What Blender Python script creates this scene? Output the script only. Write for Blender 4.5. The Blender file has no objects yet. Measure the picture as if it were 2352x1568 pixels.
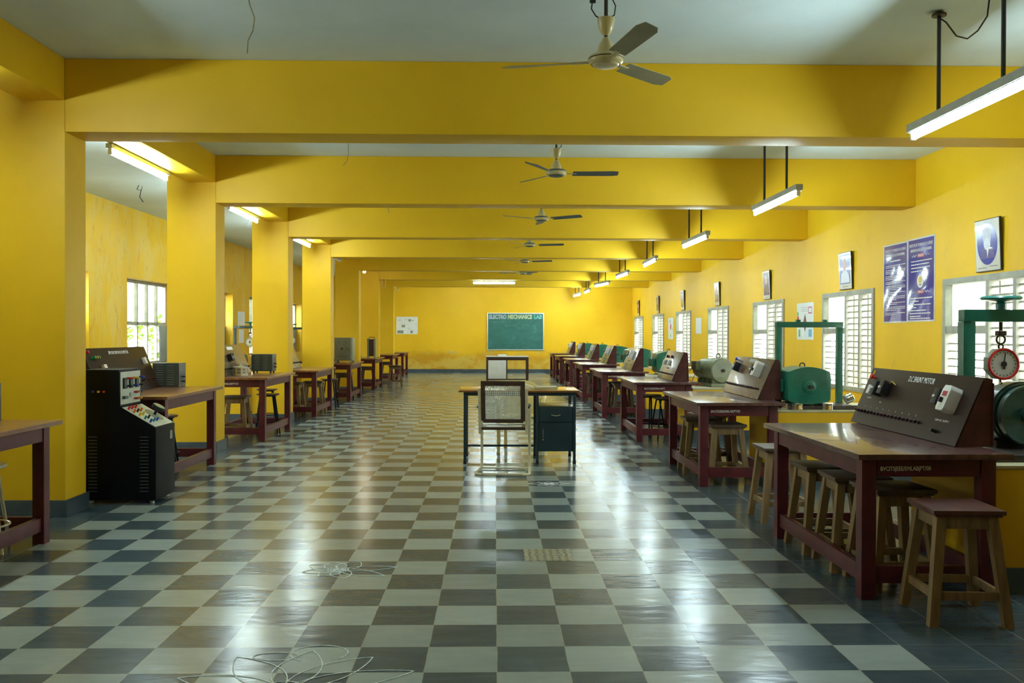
import bpy, bmesh, math, random
from mathutils import Matrix, Vector
R = math.radians
random.seed(7)
S = bpy.context.scene
COL = S.collection

# ------------------------------------------------------------------ camera
YAW, PITCH, ROLL, FPX, CAMZ = 0.0193, -0.0082, 0.0025, 2061.85, 1.4078
cd = bpy.data.cameras.new('camera'); cam = bpy.data.objects.new('camera', cd); COL.objects.link(cam)
cd.sensor_width = 36.0; cd.lens = 36.0 * FPX / 2352.0; cd.clip_end = 200
_f = Vector((math.sin(YAW)*math.cos(PITCH), math.cos(YAW)*math.cos(PITCH), math.sin(PITCH)))
_r = Vector((math.cos(YAW), -math.sin(YAW), 0)); _u = _r.cross(_f)
_r2 = _r*math.cos(ROLL) + _u*math.sin(ROLL); _u2 = _u*math.cos(ROLL) - _r*math.sin(ROLL)
cam.matrix_world = Matrix(((_r2.x, _u2.x, -_f.x, 0), (_r2.y, _u2.y, -_f.y, 0), (_r2.z, _u2.z, -_f.z, CAMZ), (0, 0, 0, 1)))
S.camera = cam

# ------------------------------------------------------------------ world, exposure
W = bpy.data.worlds.new('world'); S.world = W; W.use_nodes = True
bg = W.node_tree.nodes['Background']; bg.inputs[0].default_value = (0.90, 0.98, 1.0, 1); bg.inputs[1].default_value = 2.8
S.view_settings.view_transform = 'Standard'; S.view_settings.look = 'None'; S.view_settings.gamma = 1.0
S.view_settings.use_curve_mapping = False
S.view_settings.exposure = 2.25
TUBE_POWER = 38.0

# ------------------------------------------------------------------ room numbers
XC, XCL, XW, XL, XB = -3.28, -3.85, 5.015, -6.08, 32.7      # column face, column left, right wall, left wall, back wall
HB, HC, HLB = 2.94, 3.50, 3.18                                # beam bottom, ceiling, long beam bottom
BEAM_Y = [6.92 + 3.702*k for k in range(-2, 7)]; BT = 0.35
YF = -3.0                                                     # wall behind the camera
T = 0.3048; TX, TY = 0.0133, 3.7305

# ------------------------------------------------------------------ materials
def new_mat(name):
    m = bpy.data.materials.new(name); m.use_nodes = True
    return m, m.node_tree.nodes, m.node_tree.links, m.node_tree.nodes['Principled BSDF']
def ramp(n, l, src, stops):
    r = n.new('ShaderNodeValToRGB')
    while len(r.color_ramp.elements) < len(stops): r.color_ramp.elements.new(0.5)
    for e, (p, c) in zip(r.color_ramp.elements, stops):
        e.position = p; e.color = c if len(c) == 4 else (*c, 1)
    l.new(src, r.inputs[0]); return r.outputs[0]
def noise(n, l, co, scale, detail=4, rough=0.55, dist=0.0):
    t = n.new('ShaderNodeTexNoise'); t.inputs['Scale'].default_value = scale; t.inputs['Detail'].default_value = detail
    t.inputs['Roughness'].default_value = rough; t.inputs['Distortion'].default_value = dist
    if co is not None: l.new(co, t.inputs['Vector'])
    return t.outputs['Fac']
def mathn(n, l, op, a, b=None):
    m = n.new('ShaderNodeMath'); m.operation = op
    for i, v in enumerate((a, b)):
        if v is None: continue
        if isinstance(v, (int, float)): m.inputs[i].default_value = v
        else: l.new(v, m.inputs[i])
    return m.outputs[0]
def mixc(n, l, f, a, b, mode='MIX'):
    m = n.new('ShaderNodeMix'); m.data_type = 'RGBA'; m.blend_type = mode
    for i, v in ((0, f), (6, a), (7, b)):
        if isinstance(v, (int, float)): m.inputs[i].default_value = v
        elif isinstance(v, tuple): m.inputs[i].default_value = v if len(v) == 4 else (*v, 1)
        else: l.new(v, m.inputs[i])
    return m.outputs[2]
def bump(n, l, b, h, s=0.2, d=0.01):
    x = n.new('ShaderNodeBump'); x.inputs['Strength'].default_value = s; x.inputs['Distance'].default_value = d
    l.new(h, x.inputs['Height']); l.new(x.outputs[0], b.inputs['Normal'])
def coord(n, l, scale=(1, 1, 1), kind='Object'):
    t = n.new('ShaderNodeTexCoord'); m = n.new('ShaderNodeMapping'); m.inputs['Scale'].default_value = scale
    l.new(t.outputs[kind], m.inputs[0]); return m.outputs[0]
def paint(name, col, rough=0.5, metal=0.0, var=0.12, scale=6.0, stretch=(1, 1, 1), coat=0.0, bmp=0.0):
    m, n, l, b = new_mat(name)
    f = noise(n, l, coord(n, l, stretch), scale, 5)
    lo = tuple(c*(1-var) for c in col); hi = tuple(min(1, c*(1+var)) for c in col)
    l.new(ramp(n, l, f, [(0.3, lo), (0.7, hi)]), b.inputs['Base Color'])
    b.inputs['Roughness'].default_value = rough; b.inputs['Metallic'].default_value = metal
    b.inputs['Coat Weight'].default_value = coat
    if bmp: bump(n, l, b, f, bmp, 0.005)
    return m
def emis(name, col, st):
    m, n, l, b = new_mat(name)
    b.inputs['Base Color'].default_value = (0.9, 0.9, 0.9, 1)
    b.inputs['Emission Color'].default_value = (*col, 1); b.inputs['Emission Strength'].default_value = st
    return m
YEL = (0.79, 0.48, 0.012)
def yellow(name, kind=0):
    m, n, l, b = new_mat(name)
    co = coord(n, l)
    f = noise(n, l, co, 0.8, 6, 0.6)
    c = ramp(n, l, f, [(0.3, (YEL[0]*0.93, YEL[1]*0.91, YEL[2]*0.8)), (0.7, (YEL[0]*1.05, YEL[1]*1.07, YEL[2]*1.25))])
    if kind == 1:                                              # damp, blotched plaster of the aisle wall
        g = noise(n, l, coord(n, l, (1.4, 1.4, 0.7)), 2.2, 7, 0.65, 0.6)
        mk = ramp(n, l, g, [(0.47, (0, 0, 0)), (0.60, (1, 1, 1))])
        c = mixc(n, l, mk, c, (0.76, 0.52, 0.09))
        g2 = noise(n, l, coord(n, l, (3, 3, 1.1)), 2.6, 7, 0.7, 0.8)
        mk2 = ramp(n, l, g2, [(0.57, (0, 0, 0)), (0.66, (0.85, 0.85, 0.85))])
        c = mixc(n, l, mk2, c, (0.60, 0.33, 0.05))
    if kind == 2:                                              # damp band along the foot of the back wall
        sx = n.new('ShaderNodeSeparateXYZ'); l.new(co, sx.inputs[0])
        g = noise(n, l, co, 1.1, 6, 0.6)
        edge = mathn(n, l, 'ADD', sx.outputs[2], mathn(n, l, 'MULTIPLY', g, -0.9))
        mk = ramp(n, l, edge, [(0.12, (0.85, 0.85, 0.85)), (0.38, (0, 0, 0))])
        c = mixc(n, l, mk, c, (0.54, 0.27, 0.010))
        g3 = noise(n, l, coord(n, l, (1, 1, 1.6)), 0.9, 7, 0.65)
        low = ramp(n, l, mathn(n, l, 'ADD', sx.outputs[2], mathn(n, l, 'MULTIPLY', g3, -0.95)), [(0.0, (0.8, 0.8, 0.8)), (0.16, (0, 0, 0))])
        pat = ramp(n, l, noise(n, l, coord(n, l, (1, 1, 1.5)), 1.7, 7, 0.65), [(0.42, (0, 0, 0)), (0.56, (1, 1, 1))])
        c = mixc(n, l, mathn(n, l, 'MULTIPLY', low, pat), c, (0.66, 0.47, 0.09))
        pl = ramp(n, l, mathn(n, l, 'SUBTRACT', noise(n, l, coord(n, l, (.7, 1, 2.2)), 2.6, 6, 0.6), mathn(n, l, 'ABSOLUTE', mathn(n, l, 'SUBTRACT', sx.outputs[2], 0.72))), [(0.52, (0, 0, 0)), (0.60, (0.7, 0.7, 0.7))])
        c = mixc(n, l, pl, c, (0.42, 0.40, 0.26))
    if kind == 3:                                              # scuffs and faint scribbles on the right wall
        g = noise(n, l, coord(n, l, (1, 2, 0.6)), 2.4, 8, 0.7, 1.0)
        mk = ramp(n, l, g, [(0.59, (0, 0, 0)), (0.72, (0.6, 0.6, 0.6))])
        c = mixc(n, l, mk, c, (0.50, 0.36, 0.08))
    l.new(c, b.inputs['Base Color'])
    b.inputs['Roughness'].default_value = 0.50; b.inputs['Specular IOR Level'].default_value = 0.28
    bump(n, l, b, noise(n, l, co, 9, 6, 0.65), 0.22, 0.006)
    return m
M = {}
M['wall'] = yellow('yellow_paint'); M['wall_left'] = yellow('yellow_blotched', 1)
M['wall_back'] = yellow('yellow_damp', 2); M['wall_right'] = yellow('yellow_scuffed', 3)
M['ceiling'] = paint('ceiling_whitewash', (0.68, 0.78, 0.78), 0.8, var=0.06, scale=1.5, bmp=0.3)
def floor_mat():
    m, n, l, b = new_mat('checker_stone')
    co = coord(n, l); sx = n.new('ShaderNodeSeparateXYZ'); l.new(co, sx.inputs[0])
    wob = noise(n, l, co, 5.0, 3)
    w = mathn(n, l, 'MULTIPLY', mathn(n, l, 'SUBTRACT', wob, 0.5), 0.03)
    u = mathn(n, l, 'ADD', mathn(n, l, 'DIVIDE', mathn(n, l, 'SUBTRACT', sx.outputs[0], TX), T), w)
    v = mathn(n, l, 'ADD', mathn(n, l, 'DIVIDE', mathn(n, l, 'SUBTRACT', sx.outputs[1], TY), T), w)
    iu = mathn(n, l, 'FLOOR', u); iv = mathn(n, l, 'FLOOR', v)
    par = mathn(n, l, 'ABSOLUTE', mathn(n, l, 'MODULO', mathn(n, l, 'ADD', iu, iv), 2.0))
    inr = mathn(n, l, 'MULTIPLY', mathn(n, l, 'GREATER_THAN', u, -10.0), mathn(n, l, 'LESS_THAN', u, 6.0))
    par = mathn(n, l, 'MULTIPLY', mathn(n, l, 'GREATER_THAN', par, 0.5), inr)
    cx = n.new('ShaderNodeCombineXYZ'); l.new(iu, cx.inputs[0]); l.new(iv, cx.inputs[1])
    wn = n.new('ShaderNodeTexWhiteNoise'); wn.noise_dimensions = '2D'; l.new(cx.outputs[0], wn.inputs['Vector'])
    # veins: each stone takes its own slice of the noise
    off = n.new('ShaderNodeVectorMath'); off.operation = 'MULTIPLY_ADD'
    l.new(wn.outputs['Color'], off.inputs[0]); off.inputs[1].default_value = (9, 9, 9); l.new(co, off.inputs[2])
    mp = n.new('ShaderNodeMapping'); mp.inputs['Scale'].default_value = (1.0, 3.0, 1.0); mp.inputs['Rotation'].default_value = (0, 0, 0.5)
    l.new(off.outputs[0], mp.inputs[0])
    vn = noise(n, l, mp.outputs[0], 2.6, 6, 0.55, 1.2)
    dark = ramp(n, l, vn, [(0.25, (0.042, 0.068, 0.084)), (0.6, (0.064, 0.096, 0.112)), (0.85, (0.100, 0.135, 0.148))])
    light = ramp(n, l, vn, [(0.2, (0.255, 0.300, 0.285)), (0.8, (0.320, 0.370, 0.350))])
    c = mixc(n, l, par, dark, light)
    tone = mathn(n, l, 'ADD', 0.84, mathn(n, l, 'MULTIPLY', wn.outputs['Value'], 0.32))
    hs = n.new('ShaderNodeHueSaturation'); l.new(c, hs.inputs['Color']); l.new(tone, hs.inputs['Value']); c = hs.outputs[0]
    fu = mathn(n, l, 'ABSOLUTE', mathn(n, l, 'SUBTRACT', mathn(n, l, 'FRACT', u), 0.5))
    fv = mathn(n, l, 'ABSOLUTE', mathn(n, l, 'SUBTRACT', mathn(n, l, 'FRACT', v), 0.5))
    g = mathn(n, l, 'GREATER_THAN', mathn(n, l, 'MAXIMUM', fu, mathn(n, l, 'SUBTRACT', fv, 0.004)), 0.492)
    c = mixc(n, l, mathn(n, l, 'MULTIPLY', g, 0.55), c, (0.36, 0.34, 0.25))
    dirt = noise(n, l, co, 1.3, 7, 0.7)
    c = mixc(n, l, ramp(n, l, dirt, [(0.5, (0, 0, 0)), (0.85, (0.25, 0.25, 0.25))]), c, (0.20, 0.20, 0.16))
    l.new(c, b.inputs['Base Color'])
    rr = n.new('ShaderNodeMapRange'); l.new(noise(n, l, co, 2.2, 6, 0.7), rr.inputs[0])
    rr.inputs[3].default_value = 0.15; rr.inputs[4].default_value = 0.25
    l.new(rr.outputs[0], b.inputs['Roughness'])
    b.inputs['Specular IOR Level'].default_value = 0.24
    h = mathn(n, l, 'ADD', mathn(n, l, 'MULTIPLY', noise(n, l, coord(n, l, (2, 6, 1)), 2.5, 3), 1.0), mathn(n, l, 'MULTIPLY', g, -0.15))
    bump(n, l, b, h, 0.16, 0.012)
    return m
M['floor'] = floor_mat()
M['skirt'] = paint('slate_skirting', (0.050, 0.075, 0.092), 0.4, var=0.3, scale=5)
M['maroon'] = paint('maroon_paint', (0.088, 0.013, 0.018), 0.45, var=0.28, scale=9, stretch=(1, 1, 1), coat=0.08, bmp=0.1)
M['maroon_top'] = paint('maroon_top', (0.095, 0.045, 0.042), 0.24, var=0.3, scale=4, stretch=(4, 0.8, 1), coat=0.3, bmp=0.12)
M['brown_top'] = paint('worn_brown_top', (0.23, 0.095, 0.045), 0.30, var=0.3, scale=4, stretch=(4, 0.8, 1), coat=0.3, bmp=0.1)
M['laminate'] = paint('brown_laminate', (0.030, 0.016, 0.010), 0.40, var=0.12, scale=20, stretch=(1, 1, 1), coat=0.0)
M['laminate_grey'] = paint('greybrown_laminate', (0.115, 0.085, 0.065), 0.27, var=0.15, scale=10, stretch=(6, 6, 0.5), coat=0.35)
M['box_side'] = paint('maroon_plywood', (0.075, 0.022, 0.018), 0.5, var=0.3, scale=12)
M['wood'] = paint('stool_wood', (0.21, 0.130, 0.048), 0.55, var=0.3, scale=5, stretch=(6, 6, 0.7), bmp=0.1)
M['wood_dark'] = paint('dark_stool_wood', (0.085, 0.052, 0.025), 0.5, var=0.3, scale=5, stretch=(6, 6, 0.7), bmp=0.1)
M['seat_red'] = paint('red_brown_seat', (0.095, 0.030, 0.020), 0.38, var=0.3, scale=5, stretch=(5, 1, 1), coat=0.2)
M['green'] = paint('machine_green', (0.008, 0.155, 0.105), 0.36, var=0.25, scale=8, coat=0.2, bmp=0.08)
M['green_dark'] = paint('dark_machine_green', (0.010, 0.045, 0.038), 0.32, var=0.3, scale=8, coat=0.25)
M['disc_teal'] = paint('worn_teal_disc', (0.03, 0.10, 0.095), 0.3, var=0.25, scale=9, coat=0.2)
M['teal'] = paint('teal_enamel', (0.02, 0.21, 0.18), 0.3, var=0.12, scale=8, coat=0.2)
M['grey_green'] = paint('grey_green_enamel', (0.20, 0.235, 0.13), 0.42, var=0.2, scale=8, coat=0.1)
M['steel_dirty'] = paint('dirty_steel', (0.055, 0.045, 0.035), 0.5, metal=0.5, var=0.4, scale=14)
M['steel'] = paint('stainless_steel', (0.72, 0.72, 0.68), 0.16, metal=1.0, var=0.05, scale=10)
M['chrome'] = paint('chrome', (0.8, 0.8, 0.78), 0.15, metal=1.0, var=0.03)
M['black'] = paint('black_plastic', (0.010, 0.010, 0.012), 0.4, var=0.2)
M['black_metal'] = paint('black_enamel', (0.004, 0.005, 0.007), 0.5, var=0.3, scale=3)
M['rod'] = paint('dark_rod', (0.014, 0.018, 0.024), 0.4, var=0.3)
M['grey_box'] = paint('slate_grey_enamel', (0.060, 0.078, 0.078), 0.36, var=0.12, scale=4)
M['grey_light'] = paint('grey_hammered', (0.26, 0.29, 0.21), 0.4, var=0.12, scale=8)
M['cream'] = paint('cream_paint', (0.62, 0.58, 0.42), 0.5, var=0.18, scale=6, bmp=0.08)
M['cream_enamel'] = paint('cream_enamel', (0.60, 0.55, 0.36), 0.32, var=0.15, scale=10, coat=0.2)
M['win_frame'] = paint('window_frame_paint', (0.33, 0.33, 0.265), 0.55, var=0.18, scale=6, bmp=0.1)
M['shutter'] = paint('shutter_paint', (0.30, 0.29, 0.19), 0.6, var=0.35, scale=7)
M['shutter_grey'] = paint('grey_shutter', (0.22, 0.26, 0.24), 0.5, var=0.12, scale=5)
M['white'] = paint('white_plastic', (0.78, 0.78, 0.74), 0.3, var=0.05)
M['paper'] = paint('paper', (0.74, 0.78, 0.76), 0.6, var=0.05)
M['paper_cream'] = paint('cream_paper', (0.66, 0.60, 0.40), 0.6, var=0.1)
M['fixture'] = paint('fixture_enamel', (0.42, 0.47, 0.45), 0.45, var=0.15, scale=9)
M['fan_cream'] = paint('fan_cream', (0.58, 0.50, 0.24), 0.32, var=0.1, coat=0.2)
M['fan_grey'] = paint('fan_blade_grey', (0.085, 0.10, 0.10), 0.35, var=0.15)
M['fan_olive'] = paint('fan_blade_olive', (0.30, 0.28, 0.16), 0.4, var=0.1)
M['chalkboard'] = None
M['alu'] = paint('aluminium_frame', (0.62, 0.66, 0.66), 0.35, metal=0.6, var=0.08)
M['blue_print'] = None
M['red'] = paint('red_plastic', (0.60, 0.02, 0.02), 0.3, var=0.08)
M['blue'] = paint('blue_plastic', (0.01, 0.06, 0.42), 0.3, var=0.08)
M['yellow_p'] = paint('yellow_plastic', (0.70, 0.46, 0.01), 0.3, var=0.08)
M['green_p'] = paint('green_plastic', (0.01, 0.35, 0.10), 0.3, var=0.08)
M['orange_p'] = paint('orange_plastic', (0.70, 0.16, 0.01), 0.3, var=0.08)
M['maroon_knob'] = paint('maroon_knob', (0.07, 0.012, 0.012), 0.35, var=0.1)
M['desk_steel'] = paint('desk_blue_enamel', (0.012, 0.038, 0.052), 0.35, var=0.15, scale=4, coat=0.15)
M['desk_top'] = paint('desk_laminate', (0.48, 0.225, 0.05), 0.22, var=0.12, scale=5, stretch=(1, 6, 1), coat=0.4)
M['desk_edge'] = paint('desk_edge', (0.19, 0.075, 0.022), 0.4, var=0.2)
M['chair_wood'] = paint('chair_dark_wood', (0.055, 0.026, 0.014), 0.35, var=0.25, scale=8, coat=0.2)
M['cane'] = paint('cane_white', (0.80, 0.80, 0.70), 0.45, var=0.12, scale=20)
M['plastic_chair'] = paint('cream_plastic', (0.66, 0.52, 0.18), 0.32, var=0.06)
M['dial_face'] = paint('dial_face', (0.62, 0.68, 0.66), 0.35, var=0.04)
M['dial_cream'] = paint('dial_cream', (0.62, 0.58, 0.40), 0.4, var=0.06)
M['mark'] = paint('white_marking', (0.78, 0.78, 0.74), 0.6, var=0.1)
M['mark_dim'] = paint('faded_marking', (0.36, 0.35, 0.30), 0.6, var=0.2)
M['chalk'] = paint('chalk_line', (0.62, 0.68, 0.66), 0.8, var=0.3, scale=30)
M['chalk_purple'] = paint('chalk_purple', (0.34, 0.42, 0.50), 0.8, var=0.35, scale=30)
M['chalk_yellow'] = paint('chalk_yellow', (0.42, 0.50, 0.30), 0.8, var=0.35, scale=30)
M['chalk_cyan'] = paint('chalk_cyan', (0.14, 0.46, 0.46), 0.8, var=0.35, scale=30)
M['skin'] = paint('print_skin', (0.50, 0.30, 0.24), 0.4, var=0.15, scale=30)
M['print_pale'] = paint('print_pale', (0.42, 0.42, 0.50), 0.3, var=0.15, scale=30)
M['hair_white'] = paint('print_white_hair', (0.60, 0.62, 0.70), 0.4, var=0.15, scale=40)
M['print_blue'] = paint('print_blue', (0.035, 0.055, 0.36), 0.18, var=0.12, scale=4, coat=0.6)
M['print_violet'] = paint('print_violet', (0.10, 0.09, 0.28), 0.2, var=0.15, scale=8, coat=0.6)
M['print_mid'] = paint('print_light_blue', (0.05, 0.09, 0.33), 0.3, var=0.1, scale=4, coat=0.2)
M['print_dark'] = paint('print_dark', (0.02, 0.02, 0.06), 0.25, var=0.2, coat=0.5)
M['print_mat'] = paint('picture_mat', (0.55, 0.53, 0.46), 0.3, var=0.08, coat=0.5)
M['print_red'] = paint('print_red', (0.45, 0.03, 0.06), 0.4, var=0.1)
M['rubber'] = paint('rubber', (0.02, 0.02, 0.02), 0.7)
M['brass'] = paint('old_brass', (0.32, 0.22, 0.08), 0.35, metal=0.8)
M['wire'] = paint('flex_wire', (0.30, 0.24, 0.13), 0.6)
M['wire_red'] = paint('red_wire', (0.50, 0.06, 0.03), 0.5)
M['rheo_tube'] = paint('rheostat_winding', (0.07, 0.035, 0.02), 0.55, var=0.3, scale=60)
M['plinth_top'] = paint('plinth_cement_top', (0.50, 0.46, 0.28), 0.6, var=0.2, scale=5)
M['leaf'] = paint('foliage', (0.16, 0.30, 0.06), 0.55, var=0.6, scale=7)
M['tube'] = emis('tube_glow', (0.72, 0.93, 1.0), TUBE_POWER)
M['bulb'] = emis('bulb_glow', (1.0, 0.93, 0.72), 30)
M['tube_off'] = paint('unlit_tube', (0.75, 0.78, 0.76), 0.3)
for k_, v_ in (('laminate', .2), ('black_metal', .12), ('box_side', .25), ('maroon', .35)): M[k_].node_tree.nodes['Principled BSDF'].inputs['Specular IOR Level'].default_value = v_
def glossy_poster(name, col):
    m, n, l, b = new_mat(name)
    b.inputs['Base Color'].default_value = (*col, 1); b.inputs['Roughness'].default_value = 0.10
    b.inputs['Coat Weight'].default_value = 0.8; b.inputs['Coat Roughness'].default_value = 0.06
    bump(n, l, b, noise(n, l, coord(n, l), 1.3, 1), 1.0, 0.06)
    return m
M['poster_blue'] = glossy_poster('laminated_blue', (0.035, 0.045, 0.32))
M['poster_white'] = glossy_poster('laminated_white', (0.62, 0.68, 0.78))
def board_mat():
    m, n, l, b = new_mat('chalkboard_green')
    co = coord(n, l)
    s1 = noise(n, l, coord(n, l, (1, 1, 1.8)), 2.2, 8, 0.7, 0.8)
    c = ramp(n, l, s1, [(0.35, (0.016, 0.115, 0.098)), (0.60, (0.026, 0.150, 0.130)), (0.80, (0.13, 0.30, 0.29))])
    l.new(c, b.inputs['Base Color']); b.inputs['Roughness'].default_value = 0.55
    return m
M['chalkboard'] = board_mat()
def frosted():
    m, n, l, b = new_mat('painted_glass')
    for x in list(n):
        if x.type == 'BSDF_PRINCIPLED': n.remove(x)
    out = [x for x in n if x.type == 'OUTPUT_MATERIAL'][0]
    t = n.new('ShaderNodeBsdfTranslucent'); t.inputs[0].default_value = (0.85, 0.88, 0.80, 1)
    d = n.new('ShaderNodeBsdfDiffuse'); d.inputs[0].default_value = (0.7, 0.72, 0.66, 1)
    x = n.new('ShaderNodeMixShader'); x.inputs[0].default_value = 0.3
    l.new(t.outputs[0], x.inputs[1]); l.new(d.outputs[0], x.inputs[2]); l.new(x.outputs[0], out.inputs[0])
    return m
M['frosted'] = frosted()
def tile_mat():
    m, n, l, b = new_mat('patterned_tile')
    co = coord(n, l, (1, 1, 1))
    v = n.new('ShaderNodeTexVoronoi'); v.inputs['Scale'].default_value = 22; v.inputs['Randomness'].default_value = 0.0; l.new(co, v.inputs[0])
    w = n.new('ShaderNodeTexWave'); w.wave_type = 'RINGS'; w.rings_direction = 'SPHERICAL'; w.inputs['Scale'].default_value = 9; l.new(co, w.inputs[0])
    a = ramp(n, l, v.outputs['Distance'], [(0.30, (0, 0, 0)), (0.45, (1, 1, 1))])
    w2 = ramp(n, l, w.outputs[0], [(0.4, (0, 0, 0)), (0.6, (1, 1, 1))])
    f = mixc(n, l, 0.45, a, w2)
    c = mixc(n, l, ramp(n, l, f, [(0.4, (0, 0, 0)), (0.6, (1, 1, 1))]), (0.40, 0.37, 0.24), (0.12, 0.11, 0.06))
    l.new(c, b.inputs['Base Color']); b.inputs['Roughness'].default_value = 0.4
    return m
M['tile'] = tile_mat()

# ------------------------------------------------------------------ mesh helpers
class MB:
    def __init__(s): s.bm = bmesh.new()
    def box(s, x0, x1, y0, y1, z0, z1, bev=0.0, mx=None):
        b = s.bm; nv = []
        for z in (z0, z1):
            for (x, y) in ((x0, y0), (x1, y0), (x1, y1), (x0, y1)): nv.append(b.verts.new((x, y, z)))
        fs = [b.faces.new([nv[i] for i in q]) for q in ((3, 2, 1, 0), (4, 5, 6, 7), (0, 1, 5, 4), (1, 2, 6, 5), (2, 3, 7, 6), (3, 0, 4, 7))]
        vs = nv
        if bev > 0:
            es = list({e for f in fs for e in f.edges})
            r = bmesh.ops.bevel(b, geom=es, offset=bev, segments=2, affect='EDGES', profile=0.7)
            vs = list({v for v in r['verts']} | {v for f in r['faces'] for v in f.verts})
        if mx is not None: bmesh.ops.transform(b, matrix=mx, verts=[v for v in vs if v.is_valid])
        return s
    def bar(s, p0, p1, w, w1=None, up=(0, 0, 1), h=None, h1=None):
        """square bar from p0 to p1"""
        p0, p1 = Vector(p0), Vector(p1); d = (p1-p0).normalized(); u = Vector(up)
        if abs(d.dot(u)) > 0.95: u = Vector((0, 1, 0))
        a = d.cross(u).normalized(); c = a.cross(d).normalized()
        w1 = w if w1 is None else w1; h = w if h is None else h; h1 = (h if w1 == w else w1) if h1 is None else h1
        vs = []
        for (p, ww, hh) in ((p0, w, h), (p1, w1, h1)):
            for (i, j) in ((-1, -1), (1, -1), (1, 1), (-1, 1)): vs.append(s.bm.verts.new(p + a*i*ww/2 + c*j*hh/2))
        for q in ((3, 2, 1, 0), (4, 5, 6, 7), (0, 1, 5, 4), (1, 2, 6, 5), (2, 3, 7, 6), (3, 0, 4, 7)): s.bm.faces.new([vs[i] for i in q])
        return s
    def leg(s, x0, y0, x1, y1, z0, z1, w0, w1):
        """splayed leg with level ends: centre (x0,y0) at z0 to (x1,y1) at z1"""
        vs = []
        for (x, y, z, w) in ((x0, y0, z0, w0), (x1, y1, z1, w1)):
            for (i, j) in ((-1, -1), (1, -1), (1, 1), (-1, 1)): vs.append(s.bm.verts.new((x+i*w/2, y+j*w/2, z)))
        for q in ((3, 2, 1, 0), (4, 5, 6, 7), (0, 1, 5, 4), (1, 2, 6, 5), (2, 3, 7, 6), (3, 0, 4, 7)): s.bm.faces.new([vs[i] for i in q])
        return s
    def tube(s, pts, r, seg=10, close=False, caps=True, radii=None):
        pts = [Vector(p) for p in pts]; n = len(pts); rings = []
        prev = None
        for i, p in enumerate(pts):
            if close: t = (pts[(i+1) % n] - pts[i-1]).normalized()
            else: t = (pts[min(i+1, n-1)] - pts[max(i-1, 0)]).normalized()
            if prev is None:
                a = t.orthogonal().normalized()
            else:
                a = prev - t*prev.dot(t)
                a = a.normalized() if a.length > 1e-6 else t.orthogonal().normalized()
            prev = a; c = t.cross(a)
            rr = radii[i] if radii else r
            rings.append([s.bm.verts.new(p + (a*math.cos(2*math.pi*k/seg) + c*math.sin(2*math.pi*k/seg))*rr) for k in range(seg)])
        for i in range(n if close else n-1):
            A, B = rings[i], rings[(i+1) % n]
            for k in range(seg): s.bm.faces.new((A[k], A[(k+1) % seg], B[(k+1) % seg], B[k]))
        if caps and not close:
            s.bm.faces.new(rings[0][::-1]); s.bm.faces.new(rings[-1])
        return s
    def cyl(s, p0, p1, r, r1=None, seg=16): return s.tube([p0, p1], r, seg, radii=[r, r if r1 is None else r1])
    def lathe(s, prof, seg=24, mx=None):
        """prof: (radius, z) bottom to top about local Z"""
        vs = []; rings = []
        for (r, z) in prof:
            if r < 1e-6: v = s.bm.verts.new((0, 0, z)); rings.append([v]); vs.append(v)
            else:
                g = [s.bm.verts.new((r*math.cos(2*math.pi*k/seg), r*math.sin(2*math.pi*k/seg), z)) for k in range(seg)]
                rings.append(g); vs += g
        for A, B in zip(rings, rings[1:]):
            for k in range(seg):
                k2 = (k+1) % seg
                if len(A) == 1 and len(B) == 1: continue
                if len(A) == 1: s.bm.faces.new((A[0], B[k2], B[k]))
                elif len(B) == 1: s.bm.faces.new((A[k], A[k2], B[0]))
                else: s.bm.faces.new((A[k], A[k2], B[k2], B[k]))
        for g, rv in ((rings[0], True), (rings[-1], False)):
            if len(g) > 1: s.bm.faces.new(g[::-1] if rv else g)
        if mx is not None: bmesh.ops.transform(s.bm, matrix=mx, verts=vs)
        return s
    def prism(s, pts, a0, a1, axis='y', bev=0.0, mx=None):
        """pts: 2D outline; extruded along axis from a0 to a1. y: (x,z)  x: (y,z)  z: (x,y)"""
        def P(p, a): return {'y': (p[0], a, p[1]), 'x': (a, p[0], p[1]), 'z': (p[0], p[1], a)}[axis]
        A = [s.bm.verts.new(P(p, a0)) for p in pts]; B = [s.bm.verts.new(P(p, a1)) for p in pts]; n = len(pts)
        fs = [s.bm.faces.new(A), s.bm.faces.new(B[::-1])]
        for i in range(n): fs.append(s.bm.faces.new((A[i], B[i], B[(i+1) % n], A[(i+1) % n])))
        vs = A + B
        if bev > 0:
            es = list({e for f in fs for e in f.edges})
            r = bmesh.ops.bevel(s.bm, geom=es, offset=bev, segments=2, affect='EDGES', profile=0.7)
            vs = list({v for v in r['verts']} | {v for f in r['faces'] for v in f.verts})
        if mx is not None: bmesh.ops.transform(s.bm, matrix=mx, verts=[v for v in vs if v.is_valid])
        return s
    def mesh(s, name, mat):
        bmesh.ops.recalc_face_normals(s.bm, faces=s.bm.faces)
        for e in s.bm.edges:
            if len(e.link_faces) == 2: e.smooth = e.calc_face_angle(0) < R(34)
        for f in s.bm.faces: f.smooth = True
        me = bpy.data.meshes.new(name); s.bm.to_mesh(me); s.bm.free()
        me.materials.append(M[mat] if isinstance(mat, str) else mat)
        return me
    def build(s, name, mat, parent=None, label=None, loc=None, rz=0.0):
        o = bpy.data.objects.new(name, s.mesh(name, mat)); COL.objects.link(o)
        if parent: o.parent = parent
        if loc: o.location = loc
        if rz: o.rotation_euler = (0, 0, rz)
        if label: o['label'] = label
        return o
def B(*a, **k): return MB().box(*a, **k)
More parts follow.
